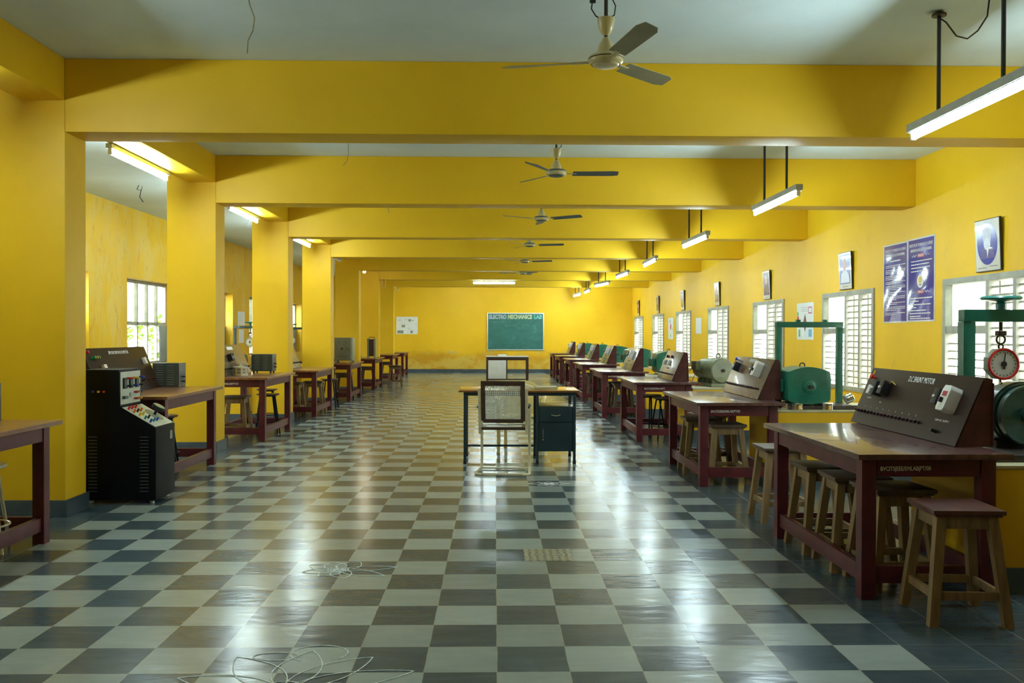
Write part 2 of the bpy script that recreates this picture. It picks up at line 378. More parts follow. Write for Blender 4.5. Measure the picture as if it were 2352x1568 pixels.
def thing(name, label, cat, loc=(0, 0, 0), rz=0.0, group=None):
    o = bpy.data.objects.new(name, None); COL.objects.link(o); o.empty_display_size = 0.1
    o.location = loc; o.rotation_euler = (0, 0, rz); o['label'] = label; o['category'] = cat
    if group: o['group'] = group
    return o
def tag(o, label, cat, group=None, kind=None):
    o['label'] = label; o['category'] = cat
    if group: o['group'] = group
    if kind: o['kind'] = kind
    return o
def struct(o, label=None):
    o['kind'] = 'structure'
    if label: o['label'] = label
    return o
def dup(root, loc, rz=0.0, label=None, group=None):
    def cp(o, par):
        c = o.copy(); COL.objects.link(c); c.parent = par
        for ch in kids.get(o, []): cp(ch, c)
        return c
    kids = {}
    for o in bpy.data.objects:
        if o.parent: kids.setdefault(o.parent, []).append(o)
    r = cp(root, None); r.location = loc; r.rotation_euler = (0, 0, rz)
    if label: r['label'] = label
    if group: r['group'] = group
    return r
def Tm(loc=(0, 0, 0), rx=0, ry=0, rz=0):
    return Matrix.Translation(loc) @ Matrix.Rotation(rz, 4, 'Z') @ Matrix.Rotation(ry, 4, 'Y') @ Matrix.Rotation(rx, 4, 'X')
def basis(o, ex, ey, ez=None):
    """matrix with origin o and axes ex, ey"""
    ex, ey = Vector(ex).normalized(), Vector(ey).normalized(); ez = ex.cross(ey)
    return Matrix(((ex.x, ey.x, ez.x, o[0]), (ex.y, ey.y, ez.y, o[1]), (ex.z, ey.z, ez.z, o[2]), (0, 0, 0, 1)))
def text(body, size, mx, mat, parent, name='lettering', align='LEFT', width=None, ext=0.0006, bold=0.0):
    cu = bpy.data.curves.new('t', 'FONT'); cu.body = body; cu.size = size; cu.align_x = align; cu.extrude = ext; cu.resolution_u = 3; cu.offset = bold
    to = bpy.data.objects.new('t', cu); me = bpy.data.meshes.new_from_object(to)
    bpy.data.objects.remove(to); bpy.data.curves.remove(cu)
    if width and len(me.vertices):
        xs = [v.co.x for v in me.vertices]; k = width/(max(xs)-min(xs)); me.transform(Matrix.Diagonal((k, 1, 1, 1)))
    me.transform(mx); me.name = name; me.materials.clear(); me.materials.append(M[mat])
    o = bpy.data.objects.new(name, me); COL.objects.link(o)
    if parent: o.parent = parent
    return o
ORD = ['nearest the camera', 'second from the camera', 'third from the camera', 'fourth from the camera', 'fifth from the camera', 'sixth from the camera', 'seventh from the camera', 'eighth from the camera']

# ================================================================== room shell
FL0, FL1 = XL-0.25, XW+0.10
struct(B(FL0, FL1, YF-0.2, XB+0.2, -0.15, 0.0).build('floor', 'floor'))
struct(B(FL0, FL1, YF-0.2, XB+0.2, HC, HC+0.15).build('ceiling', 'ceiling'))
struct(B(FL0, FL1, XB, XB+0.2, 0, HC).build('wall_back', 'wall_back'))
struct(B(FL0, FL1, YF-0.2, YF, 0, HC).build('wall_front', 'wall'))
# right windows
RW = [(9.93+3.69*k-1.86, 9.93+3.69*k) for k in range(-1, 7)]; RZ0, RZ1 = 0.62, 2.03
LW = [(13.57+3.7*k-2.3, 13.57+3.7*k) for k in range(-1, 6)]; LZ0, LZ1 = 0.85, 2.33
def wall_with(name, x0, x1, wins, z0, z1, mat):
    m = MB(); m.box(x0, x1, YF, XB, 0, z0); m.box(x0, x1, YF, XB, z1, HC)
    y = YF
    for a, b in wins: m.box(x0, x1, y, a, z0, z1); y = b
    m.box(x0, x1, y, XB, z0, z1)
    bmesh.ops.remove_doubles(m.bm, verts=m.bm.verts, dist=1e-4)
    return struct(m.build(name, mat))
wall_with('wall_right', XW, XW+0.10, RW, RZ0, RZ1, 'wall_right')
wall_with('wall_left', XL-0.25, XL, LW, LZ0, LZ1, 'wall_left')
# beams and columns
for k, y in enumerate(BEAM_Y):
    struct(B(XC, XW, y, y+BT, HB, HC, bev=0.012).build('beam', 'wall'), 'yellow painted cross beam under the ceiling')
    struct(B(XCL, XC, y, y+BT, 0, HC, bev=0.008).build('column', 'wall'), 'yellow painted square column on the left')
    m = MB(); e = 0.018
    m.box(XCL-e, XC+e, y-e, y, 0, 0.13, 0.003); m.box(XCL-e, XC+e, y+BT, y+BT+e, 0, 0.13, 0.003)
    m.box(XC, XC+e, y, y+BT, 0, 0.13); m.box(XCL-e, XCL, y, y+BT, 0, 0.13)
    struct(m.build('baseboard_column', 'skirt'))
ys = [YF] + BEAM_Y + [XB]
for a, b in zip(ys, ys[1:]):
    a2 = a if a == YF else a+BT
    if b-a2 > 0.1: struct(B(XC-0.33, XC, a2, b, HLB, HC, bev=0.012).build('long_beam', 'wall'), 'yellow beam running along the column line')
struct(B(XL, XW, XB-0.02, XB, 0, 0.13).build('baseboard_back', 'skirt'))
struct(B(XW-0.02, XW, YF, XB-0.02, 0, 0.13).build('baseboard_right', 'skirt'))
struct(B(XL, XL+0.02, YF, XB-0.02, 0, 0.13).build('baseboard_left', 'skirt'))
struct(B(0.190-0.3425, 0.495-0.3425, -0.152, 0.152, 0.0, 0.0015).build('trim_1', 'tile', loc=(0.3425, 5.713, 0)), 'patterned tile let into the checkered floor')

# ------------------------------------------------------------------ windows, right
def right_window(n, y0, y1):
    w = bpy.data.objects.new('window_%d' % n, None); COL.objects.link(w); w.location = (XW, y0, RZ0); w['kind'] = 'structure'
    L, H = y1-y0, RZ1-RZ0; f = 0.065; a = L-0.90
    m = MB()                                                   # frame stands a little proud of the wall
    m.box(-0.02, 0.10, 0, L, H-f, H, 0.004); m.box(-0.02, 0.10, 0, L, 0, f, 0.004)
    m.box(-0.02, 0.10, 0, f, f, H-f, 0.004); m.box(-0.02, 0.10, L-f, L, f, H-f, 0.004)
    m.box(-0.015, 0.10, a-0.03, a+0.03, f, H-f, 0.004); m.box(-0.015, 0.10, a/2-0.03, a/2+0.03, f, H-f, 0.004)
    m.box(-0.01, 0.10, a+0.03, L-f, H*0.57, H*0.57+0.085, 0.004)
    m.build('window_frame', 'win_frame', w)
    g = MB(); z = f+0.05
    while z < H-f-0.02:
        g.cyl((0.03, f, z), (0.03, a-0.03, z), 0.0105, seg=6)
        if z < H*0.55: g.cyl((0.03, a+0.03, z), (0.03, L-f, z), 0.0085, seg=6)
        z += 0.083
    g.build('window_bars', 'win_frame', w)
    s_ = MB()                                                  # deep jamb lining on the far side of the two louvred bays
    for yy in (a-0.03, a/2-0.03): s_.box(0.101, 0.20, yy-0.012, yy+0.05, f, H-f, 0.003)
    s_.box(0.101, 0.20, -0.01, 0.05, f, H-f, 0.003); s_.build('jamb_lining', 'shutter', w)
    B(0.060, 0.066, a+0.03, L-f, H*0.57+0.085, H-f).build('painted_pane', 'frosted', w)
    return w
for i, (a, b) in enumerate(RW): right_window(i+1, a, b)
# ------------------------------------------------------------------ windows, left
def left_window(n, y0, y1):
    w = bpy.data.objects.new('window_%d' % n, None); COL.objects.link(w); w.location = (XL-0.25, y0, LZ0); w['kind'] = 'structure'
    L, H = y1-y0, LZ1-LZ0; f = 0.05; zc = 0.70
    m = MB()
    m.box(0, 0.06, 0, L, H-f, H, 0.003); m.box(0, 0.06, 0, L, 0, f, 0.003)
    m.box(0, 0.06, 0, f, f, H-f, 0.003); m.box(0, 0.06, L-f, L, f, H-f, 0.003)
    for k in range(1, 5): m.box(0, 0.06, L*k/5-0.02, L*k/5+0.02, f, H-f, 0.003)
    m.box(0, 0.06, f, L-f, zc, zc+0.06, 0.003)
    m.build('window_frame', 'win_frame', w)
    m = MB()
    for k in (1, 2, 3): m.box(-0.012, -0.006, L*k/5+0.03, L*(k+1)/5-0.03, zc+0.07, H-f)
    m.build('painted_pane', 'frosted', w)
    B(0.065, 0.09, L-0.40, L-0.01, 0.02, zc, 0.003, mx=None).build('grey_shutter', 'shutter_grey', w)
    return w
for i, (a, b) in enumerate(LW): left_window(i+len(RW)+1, a, b)
# greenery outside the left windows
for k in range(12):
    m = MB(); cx, cy = -8.6+random.uniform(-.3, .3), 12.0+k*1.6
    for j in range(260):
        a, u = random.uniform(0, 2*math.pi), random.uniform(-1, 1); rr = 0.74*random.uniform(.8, 1.05)
        p = Vector((cx+rr*math.cos(a)*math.sqrt(1-u*u)*.7, cy+rr*math.sin(a)*math.sqrt(1-u*u), 0.95+u*1.0))
        d = Vector((random.uniform(-1, 1), random.uniform(-1, 1), random.uniform(-1, 1))).normalized()*0.09; e = d.orthogonal().normalized()*0.05
        m.bm.faces.new([m.bm.verts.new(q) for q in (p-d, p+e, p+d, p-e)])
    m.tube([(cx, cy, 0), (cx, cy, 0.9)], 0.05)
    o = m.build('shrub', 'leaf'); tag(o, 'leafy green shrub outside the left aisle windows', 'shrub', 'shrubs outside the aisle windows')
struct(B(-14, FL0, YF, XB+2, -0.16, -0.02).build('ground_left', paint('outdoor_ground', (0.30, 0.27, 0.18), 0.9)))
struct(B(FL1, 13, YF, XB+2, -0.16, -0.02).build('ground_right', paint('outdoor_ground_b', (0.36, 0.34, 0.26), 0.9)))

# ================================================================== lamps
def tube_light(hang=True, lit=True, Lf=1.5, horizontal=False):
    root = thing('tube_light', 'x', 'lamp')
    if hang:
        B(-0.035, 0.035, -Lf/2, Lf/2, 0.0, 0.055, 0.004).build('housing', 'fixture', root)
        B(-0.028, 0.028, -Lf/2+0.02, Lf/2-0.02, -0.006, -0.001).build('reflector', 'white', root)
        for s in (-0.37, 0.37):
            MB().cyl((0, s, 0.056), (0, s, HC-2.80-0.03), 0.0125, seg=10).build('rod', 'rod', root)
            MB().lathe([(0.0, 0), (0.045, 0), (0.045, 0.012), (0.02, 0.03), (0, 0.03)], 16, Tm((0, s, HC-2.80-0.03))).build('ceiling_cup', 'steel_dirty', root)
    else:
        B(-0.03, 0.03, -Lf/2, Lf/2, 0.0, 0.045, 0.004).build('housing', 'fixture', root)
    for s in (-1, 1):
        m = MB(); m.box(-0.016, 0.016, s*(Lf/2-0.03)-0.012, s*(Lf/2-0.03)+0.012, -0.055, -0.007 if hang else 0.0, 0.002)
        m.build('lamp_holder', 'white', root)
    MB().cyl((0, -Lf/2+0.045, -0.036), (0, Lf/2-0.045, -0.036), 0.0175, seg=12).build('tube', 'tube' if lit else 'tube_off', root)
    return root
lp = None
RLAMP = [(2.87, 5.40), (2.92, 9.32), (2.95, 13.2), (2.96, 17.1), (2.96, 20.8), (2.95, 24.7), (2.95, 28.6), (2.88, 31.4)]
for i, (x, y) in enumerate(RLAMP):
    lab = 'fluorescent tube light on two dark rods, %s' % (ORD[i] + ' in the right row') if i < 8 else 'fluorescent tube light on two dark rods, behind the camera'
    if lp is None: lp = tube_light(); o = lp; o['group'] = 'tube lights hanging on rods'; o.location = (x, y, 2.80); o['label'] = lab
    else: o = dup(lp, (x, y, 2.80), [0, 0, R(1), R(-1), R(2), R(8), R(0), R(4), 0][i], lab)
ll = None
for i, y in enumerate([5.3, 9.2, 12.95, 16.8, 1.6]):  # last one is unseen, added to brighten the near beam and column
    lab = 'bare tube light under the long beam, %s' % ('%s in the left aisle' % ORD[i]) if i < 4 else 'added unseen tube light under the long beam, behind the camera'
    if ll is None: ll = tube_light(False); o = ll; o['group'] = 'tube lights under the long beam'; o.location = (-3.60, y, HLB-0.047); o['label'] = lab
    else: o = dup(ll, (-3.60, y, HLB-0.047), 0, lab)
o = tube_light(False, False); o.location = (-3.60, 20.3, HLB-0.047); o['label'] = 'unlit tube light under the long beam, beyond the lit ones'; o['group'] = 'tube lights under the long beam'
o = tube_light(False, True, 1.25); o.location = (-0.02, 25.43+0.18, HB-0.048); o.rotation_euler = (0, 0, R(90)); o['label'] = 'single tube light lying crosswise under a far beam'
for x in (-1.2, 1.9):                                          # unseen lamps added on the far face of the last beam, brightening the blackboard wall
    o = tube_light(False, True, 1.25); o.location = (x, BEAM_Y[-1]+BT+0.06, 3.12); o.rotation_euler = (0, 0, R(90)); o['label'] = 'added unseen tube light on the far side of the last beam, %s of the blackboard' % ('left' if x < 0 else 'right'); o['group'] = 'unseen tube lights added to brighten the blackboard wall'
# wire between the first lamp's rods
MB().tube([(2.87, 5.77, 3.46), (2.87, 5.68, 3.40), (2.87, 5.55, 3.27), (2.87, 5.42, 3.21), (2.87, 5.30, 3.22), (2.87, 5.20, 3.27), (2.86, 5.16, 3.36), (2.87, 5.10, 3.42), (2.87, 5.05, 3.46)], 0.005, 6).build('lamp_wire', 'rod')
bpy.data.objects['lamp_wire']['label'] = 'drooping black wire between the rods of the nearest hanging light'; bpy.data.objects['lamp_wire']['category'] = 'wire'
# bulb on the long beam
t = thing('light_bulb', 'small glowing bulb in a holder under the far left beam', 'lamp', (-3.46, 23.9, HLB-0.11))
MB().cyl((0, 0, 0.05), (0, 0, 0.109), 0.02).build('holder', 'white', t)
MB().lathe([(0, -0.055), (0.03, -0.045), (0.042, -0.015), (0.034, 0.02), (0.018, 0.05)], 16).build('bulb', 'bulb', t)

# ------------------------------------------------------------------ ceiling fans
def blade(r0, r1, w0, w1, mb):
    n = 9; A = []; Bv = []
    for i in range(n):
        f = i/(n-1); x = r0+(r1-r0)*f; w = (w0+(w1-w0)*f)*(1 if i < n-1 else 0.55)
        dz = 0.018*math.cos(f*2)
        A.append((x, -w/2, 0.012-dz*0.2)); Bv.append((x, w/2, -0.012-dz*0.2))
    for sgn in (0, 1):
        pass
    top = [mb.bm.verts.new(p) for p in A]; bot = [mb.bm.verts.new(p) for p in Bv]
    top2 = [mb.bm.verts.new((p[0], p[1], p[2]-0.003)) for p in A]; bot2 = [mb.bm.verts.new((p[0], p[1], p[2]-0.003)) for p in Bv]
    for i in range(n-1):
        mb.bm.faces.new((top[i], top[i+1], bot[i+1], bot[i])); mb.bm.faces.new((top2[i], bot2[i], bot2[i+1], top2[i+1]))
        mb.bm.faces.new((top[i], top2[i], top2[i+1], top[i+1])); mb.bm.faces.new((bot[i], bot[i+1], bot2[i+1], bot2[i]))
    mb.bm.faces.new((top[0], bot[0], bot2[0], top2[0])); mb.bm.faces.new((top[-1], top2[-1], bot2[-1], bot[-1]))
    return mb
def fan(loc, ang, label, olive=False):
    t = thing('ceiling_fan', label, 'fan', loc, 0, 'ceiling fans along the middle of the hall')
    body = 'fan_cream'
    MB().lathe([(0, -0.038), (0.045, -0.036), (0.070, -0.030), (0.078, -0.020)], 32).build('bottom_cap', 'fan_cream' if olive else 'fan_grey', t)
    m = MB().lathe([(0.0785, -0.020), (0.086, -0.021), (0.099, -0.008), (0.102, 0.008), (0.099, 0.022), (0.086, 0.032), (0.05, 0.038)], 32).build('motor_ring', 'fan_cream', t)
    if not olive: MB().lathe([(0.1005, 0.013), (0.103, 0.018), (0.096, 0.030), (0.088, 0.034)], 32).build('trim_ring', 'fan_grey', t)
    else: MB().lathe([(0.1022, 0.006), (0.1035, 0.009), (0.1022, 0.012)], 32).build('trim_ring', 'steel_dirty', t)
    MB().lathe([(0.052, 0.036), (0.050, 0.06), (0.040, 0.095), (0.022, 0.125), (0.016, 0.135)], 24).build('lower_canopy', 'fan_cream', t)
    MB().cyl((0, 0, 0.13), (0, 0, HC-loc[2]), 0.0115, seg=10).build('down_rod', 'steel_dirty', t)
    MB().lathe([(0.014, 0.145), (0.030, 0.160), (0.043, 0.19), (0.050, 0.225), (0.052, 0.243), (0.044, 0.243), (0.030, 0.215)], 24).build('upper_canopy', 'fan_cream', t)
    for k in range(3):
        a = R(ang+120*k); rot = Tm((0, 0, 0.004), rz=a)
        m = blade(0.165, 0.62, 0.10, 0.125, MB())
        bmesh.ops.transform(m.bm, matrix=rot, verts=m.bm.verts)
        bo = m.build('blade', 'fan_olive' if olive else 'fan_grey', t)
        m = MB().box(0.098, 0.20, -0.018, 0.018, -0.009, -0.003, 0.0015, mx=rot); m.build('blade_arm', 'fan_cream', bo)
    MB().tube([(0.01, 0, 0.24), (0.05, 0.01, 0.27), (0.055, 0, 0.32), (0.03, 0, 0.37), (0.012, 0, 0.39)], 0.004, 6).build('wire', 'rod', t)
    if olive:
        MB().tube([(-0.02, 0, 0.235), (-0.06, 0.0, 0.26), (-0.085, 0.0, 0.30), (-0.08, 0, 0.34)], 0.004, 6).build('wire', 'rod', t)
        B(-0.095, -0.06, -0.01, 0.01, 0.335, 0.352, 0.004).build('wire_cap', 'rod', t)
    return t
FAN = [(0.64, 5.2, 2.99, 45), (0.61, 8.95, 3.01, 1), (0.655, 12.65, 3.03, -30), (0.635, 16.35, 3.03, -8), (0.67, 20.05, 3.03, -15), (0.735, 23.75, 3.02, -55)]
for i, (x, y, z, a) in enumerate(FAN):
    fan((x, y, z), a, ['cream ceiling fan with olive blades, nearest the camera'] [0] if i == 0 else 'cream fan with grey blades, %s' % ORD[i], i == 0)
# wires hanging out of the ceiling
def hang(pts, label, r=0.004, mat='wire', name='hanging_wire'):
    tag(MB().tube(pts, r, 6).build(name, mat), label, 'wire')
hang([(-1.53, 5.6, 3.498), (-1.52, 5.6, 3.44), (-1.49, 5.6, 3.36), (-1.50, 5.6, 3.28), (-1.53, 5.6, 3.22), (-1.535, 5.6, 3.14)], 'tan wire dangling from the near ceiling, upper left')
hang([(-1.55, 9.5, 3.498), (-1.545, 9.5, 3.30), (-1.56, 9.5, 3.22), (-1.60, 9.5, 3.18)], 'thin wire dangling just beyond the first beam')
hang([(-1.58, 13.3, 3.498), (-1.58, 13.3, 3.30), (-1.57, 13.3, 3.19)], 'thin wire dangling beyond the second beam')
hang([(-5.03, 12.8, 3.498), (-5.06, 12.8, 3.44), (-5.0, 12.8, 3.42), (-4.98, 12.8, 3.49), (-5.0, 12.8, 3.42), (-5.02, 12.8, 3.33), (-4.97, 12.8, 3.26)], 'looped dark wire hanging from the aisle ceiling', 0.006, 'rod')
hang([(-4.4, 16.2, 3.498), (-4.4, 16.2, 3.40), (-4.44, 16.2, 3.33), (-4.38, 16.2, 3.30)], 'pale wire under the aisle ceiling by the second column', 0.006, 'white')
hang([(-3.18, 25.43, 2.96), (-3.19, 25.42, 2.74), (-3.15, 25.42, 2.70), (-3.09, 25.42, 2.72), (-3.08, 25.43, 2.96)], 'pinkish U-shaped flex on the sixth beam', 0.008, paint('pink_flex', (0.75, 0.45, 0.35), 0.4), 'hanging_flex')
hang([(-3.24, 29.125, 2.95), (-3.18, 29.12, 2.82), (-3.1, 29.12, 2.78), (-3.08, 29.12, 2.86)], 'pale loose flex at the corner of the last beam', 0.009, 'white', 'hanging_flex')

# ================================================================== tables
TW, TL = 0.82, 1.66
def lab_table(h, top='maroon_top', mark=None):
    t = thing('lab_table', 'x', 'table')
    w, L = TW/2, TL/2; i = 0.05; lg = 0.078
    B(-w, w, -L, L, h-0.03, h, 0.004).build('tabletop', top, t)
    for sx in (-1, 1):
        for sy in (-1, 1):
            x = sx*(w-i-lg/2); y = sy*(L-i-0.03-lg/2)
            B(x-lg/2, x+lg/2, y-lg/2, y+lg/2, 0, h-0.0305, 0.003).build('leg', 'maroon', t)
    x1 = w-i-0.006; y1 = L-i-0.03-0.006; e = lg
    m = MB()
    for s in (-1, 1):
        m.box(min(s*x1, s*(x1-0.03)), max(s*x1, s*(x1-0.03)), -y1+e, y1-e, h-0.13, h-0.031, 0.002)
        m.box(-x1+e, x1-e, min(s*y1, s*(y1-0.03)), max(s*y1, s*(y1-0.03)), h-0.13, h-0.031, 0.002)
    m.build('apron', 'maroon', t)
    m = MB()
    for s in (-1, 1):
        m.box(min(s*(x1-.01), s*(x1-0.05)), max(s*(x1-.01), s*(x1-0.05)), -y1+e, y1-e, 0.085, 0.175, 0.002)
        m.box(-x1+e, x1-e, min(s*(y1-.01), s*(y1-0.05)), max(s*(y1-.01), s*(y1-0.05)), 0.085, 0.175, 0.002)
    m.build('stretcher', 'maroon', t)
    return t
def table_mark(t, h, s, w=0.27, x=-0.26):
    return text(s, 0.032, basis((x, -TL/2+0.0845, h-0.098), (1, 0, 0.01), (0, 0, 1)), 'mark', t, 'painted_number', width=w, bold=.0006)
RTX = [2.31, 2.26, 2.22, 2.17, 2.19, 2.22, 2.21, 2.25]
RTY = [4.72, 8.25, 11.70, 15.05, 18.70, 22.10, 25.50, 29.00]
LOOK = ['worn maroon lab table with white painted lettering, right row', 'maroon lab table in the right row', 'maroon lab table in the right row', 'maroon lab table in the right row'] + ['maroon lab table in the right row']*4
rt = lab_table(0.785); RH = 0.785
RTAB = []
for k in range(8):
    loc = (RTX[k], RTY[k]+0.75, 0); lab = LOOK[k]+', '+ORD[k]
    if k == 0: rt.location = loc; rt['label'] = lab; rt['group'] = 'lab tables in the right row'; RTAB.append(rt)
    else: RTAB.append(dup(rt, loc, 0, lab))
for k, s in ((0, 'BVCITS|EEE/EMLAB|PT/08'), (1, 'BVCITS/EEE/EMLAB/PT/03'), (2, 'BVCITS/EEE/EMLAB/PT'), (3, 'BVCITS/EEE/EMLAB/PT')):
    table_mark(RTAB[k], RH, s)
LTX = -3.36
LTY = [(5.36, .815), (8.98, .835), (12.53, .835), (15.90, .79), (19.50, .79), (23.32, .79), (27.2, .79), (30.36, .79)]
lt = None; LTAB = []
protos = {}
for k, (y, h) in enumerate(LTY):
    lab = 'maroon lab table with worn brown top in the left row, '+ORD[k]
    if h not in protos:
        o = lab_table(h, 'brown_top'); o.location = (LTX, y, 0); o['label'] = lab; o['group'] = 'lab tables in the left row'; protos[h] = o
    else: o = dup(protos[h], (LTX, y, 0), 0, lab)
    LTAB.append(o)
table_mark(LTAB[2], .835, 'BVCITS/EEE/EMLAB/PT/10', 0.33, -0.32); table_mark(LTAB[3], .79, 'BVCITS/EEE/EMLAB/PT', 0.3, -0.25); table_mark(LTAB[4], .79, 'BVCITS/EEE/EMLAB/PT', 0.3, -0.25)

# ================================================================== stools
def wood_stool(seat='seat_red', wood='wood'):
    t = thing('wooden_stool', 'x', 'stool'); h = 0.56
    m = MB(); m.box(-.172, .172, -.172, .172, h-0.022, h, 0.004); m.box(-.160, .160, -.160, .160, h-0.034, h-0.0225, 0.002)
    m.build('seat', seat, t)
    for sx in (-1, 1):
        for sy in (-1, 1): MB().leg(sx*.178, sy*.178, sx*.122, sy*.122, 0, h-0.035, 0.044, 0.048).build('leg', wood, t)
    m = MB()
    for s in (-1, 1):
        m.box(-.10, .10, s*.128-.011, s*.128+.011, h-0.095, h-0.0355, 0.002); m.box(s*.128-.011, s*.128+.011, -.10, .10, h-0.095, h-0.0355, 0.002)
    m.build('apron', wood, t)
    m = MB(); q = .161
    for s in (-1, 1):
        m.box(-q+.02, q-.02, s*q-.010, s*q+.010, 0.125, 0.165, 0.002); m.box(s*q-.010, s*q+.010, -q+.02, q-.02, 0.125, 0.165, 0.002)
    m.build('stretcher', wood, t)
    return t
def metal_stool(mat='black_metal', seat='seat_red'):
    t = thing('metal_stool', 'x', 'stool'); h = 0.56
    MB().lathe([(0, h-.022), (.150, h-.022), (.158, h-.015), (.158, h-.006), (.150, h), (0, h)], 28).build('seat', seat, t)
    for k in range(4):
        a = R(45+90*k); c, s = math.cos(a), math.sin(a)
        MB().tube([(c*.11, s*.11, h-.024), (c*.125, s*.125, h-.06), (c*.21, s*.21, 0)], .011, 8).build('leg', mat, t)
    MB().tube([(.172*math.cos(2*math.pi*k/28), .172*math.sin(2*math.pi*k/28), .17) for k in range(28)], .007, 6, close=True).build('foot_ring', mat, t)
    MB().tube([(.112*math.cos(2*math.pi*k/24), .112*math.sin(2*math.pi*k/24), h-.03) for k in range(24)], .008, 6, close=True).build('seat_ring', mat, t)
    return t
ws = wood_stool(); wsd = wood_stool('wood_dark', 'wood'); wsdd = wood_stool('wood_dark', 'wood_dark'); ms = metal_stool(); msc = metal_stool('cream_enamel', 'cream_enamel')
used = set()
def put(proto, x, y, rz, label, group='stools around the lab tables'):
    if proto.name in used: o = dup(proto, (x, y, 0), R(rz), label, group)
    else: used.add(proto.name); o = proto; o.location = (x, y, 0); o.rotation_euler = (0, 0, R(rz)); o['label'] = label; o['group'] = group
    return o
put(ws, 2.31, 4.455, -4, 'wooden stool with red-brown seat in front of the nearest right table')
put(wsd, 2.25, 5.03, 3, 'wooden stool tucked under the near end of the nearest right table')
put(wsd, 2.20, 5.44, -3, 'wooden stool under the middle of the nearest right table')
put(wsd, 2.17, 5.87, 0, 'wooden stool under the far end of the nearest right table')
put(wsd, 2.19, 6.82, 0, 'wooden stool standing beyond the far end of the nearest right table')
put(wsd, 2.20, 8.56, 2, 'wooden stool under the near end of the second right table')
put(wsd, 2.11, 9.18, -2, 'wooden stool under the far end of the second right table')
put(wsdd, 2.30, 9.62, 8, 'dark wooden stool deepest under the second right table')
put(ms, 2.30, 12.10, 10, 'black metal stool under the near end of the third right table')
put(ms, 2.20, 12.62, 30, 'black metal stool under the far end of the third right table')
put(wsdd, 2.22, 15.52, 0, 'dark wooden stool under the near end of the fourth right table')
put(wsdd, 2.17, 16.05, 5, 'dark wooden stool under the far end of the fourth right table')
put(wsdd, 2.14, 19.20, 0, 'dark wooden stool under the near end of the fifth right table')
put(wsdd, 2.16, 19.75, -4, 'dark wooden stool under the far end of the fifth right table')
put(wsdd, 2.14, 22.65, 3, 'dark wooden stool under the sixth right table')
put(wsdd, 2.14, 26.10, 3, 'dark wooden stool under the seventh right table')
put(wsdd, 2.14, 29.55, -3, 'dark wooden stool under the farthest right table')
put(msc, -3.31, 5.83, 20, 'cream metal stool under the nearest left table')
put(ms, -3.45, 9.38, 15, 'black metal stool with brown seat under the second left table')
put(wsd, -3.52, 12.28, 2, 'wooden stool under the near end of the third left table')
put(ms, -3.20, 12.74, 20, 'black metal stool under the middle of the third left table')
put(ms, -3.50, 13.86, 10, 'black metal stool between the third left table and a column')
put(wsd, -3.50, 15.62, -3, 'wooden stool under the near end of the fourth left table')
put(wsd, -3.22, 16.05, 3, 'wooden stool under the far end of the fourth left table')
put(ms, -3.12, 17.00, 0, 'black metal stool just beyond the fourth left table')
put(wsdd, -3.25, 19.45, 0, 'dark wooden stool under the fifth left table')
put(wsdd, -3.28, 23.35, 0, 'dark wooden stool under the sixth left table')
put(wsd, -2.67, 24.15, 4, 'pale wooden stool out in the hall beside the sixth left table')
put(wsdd, -3.25, 27.2, 4, 'dark wooden stool under the seventh left table')

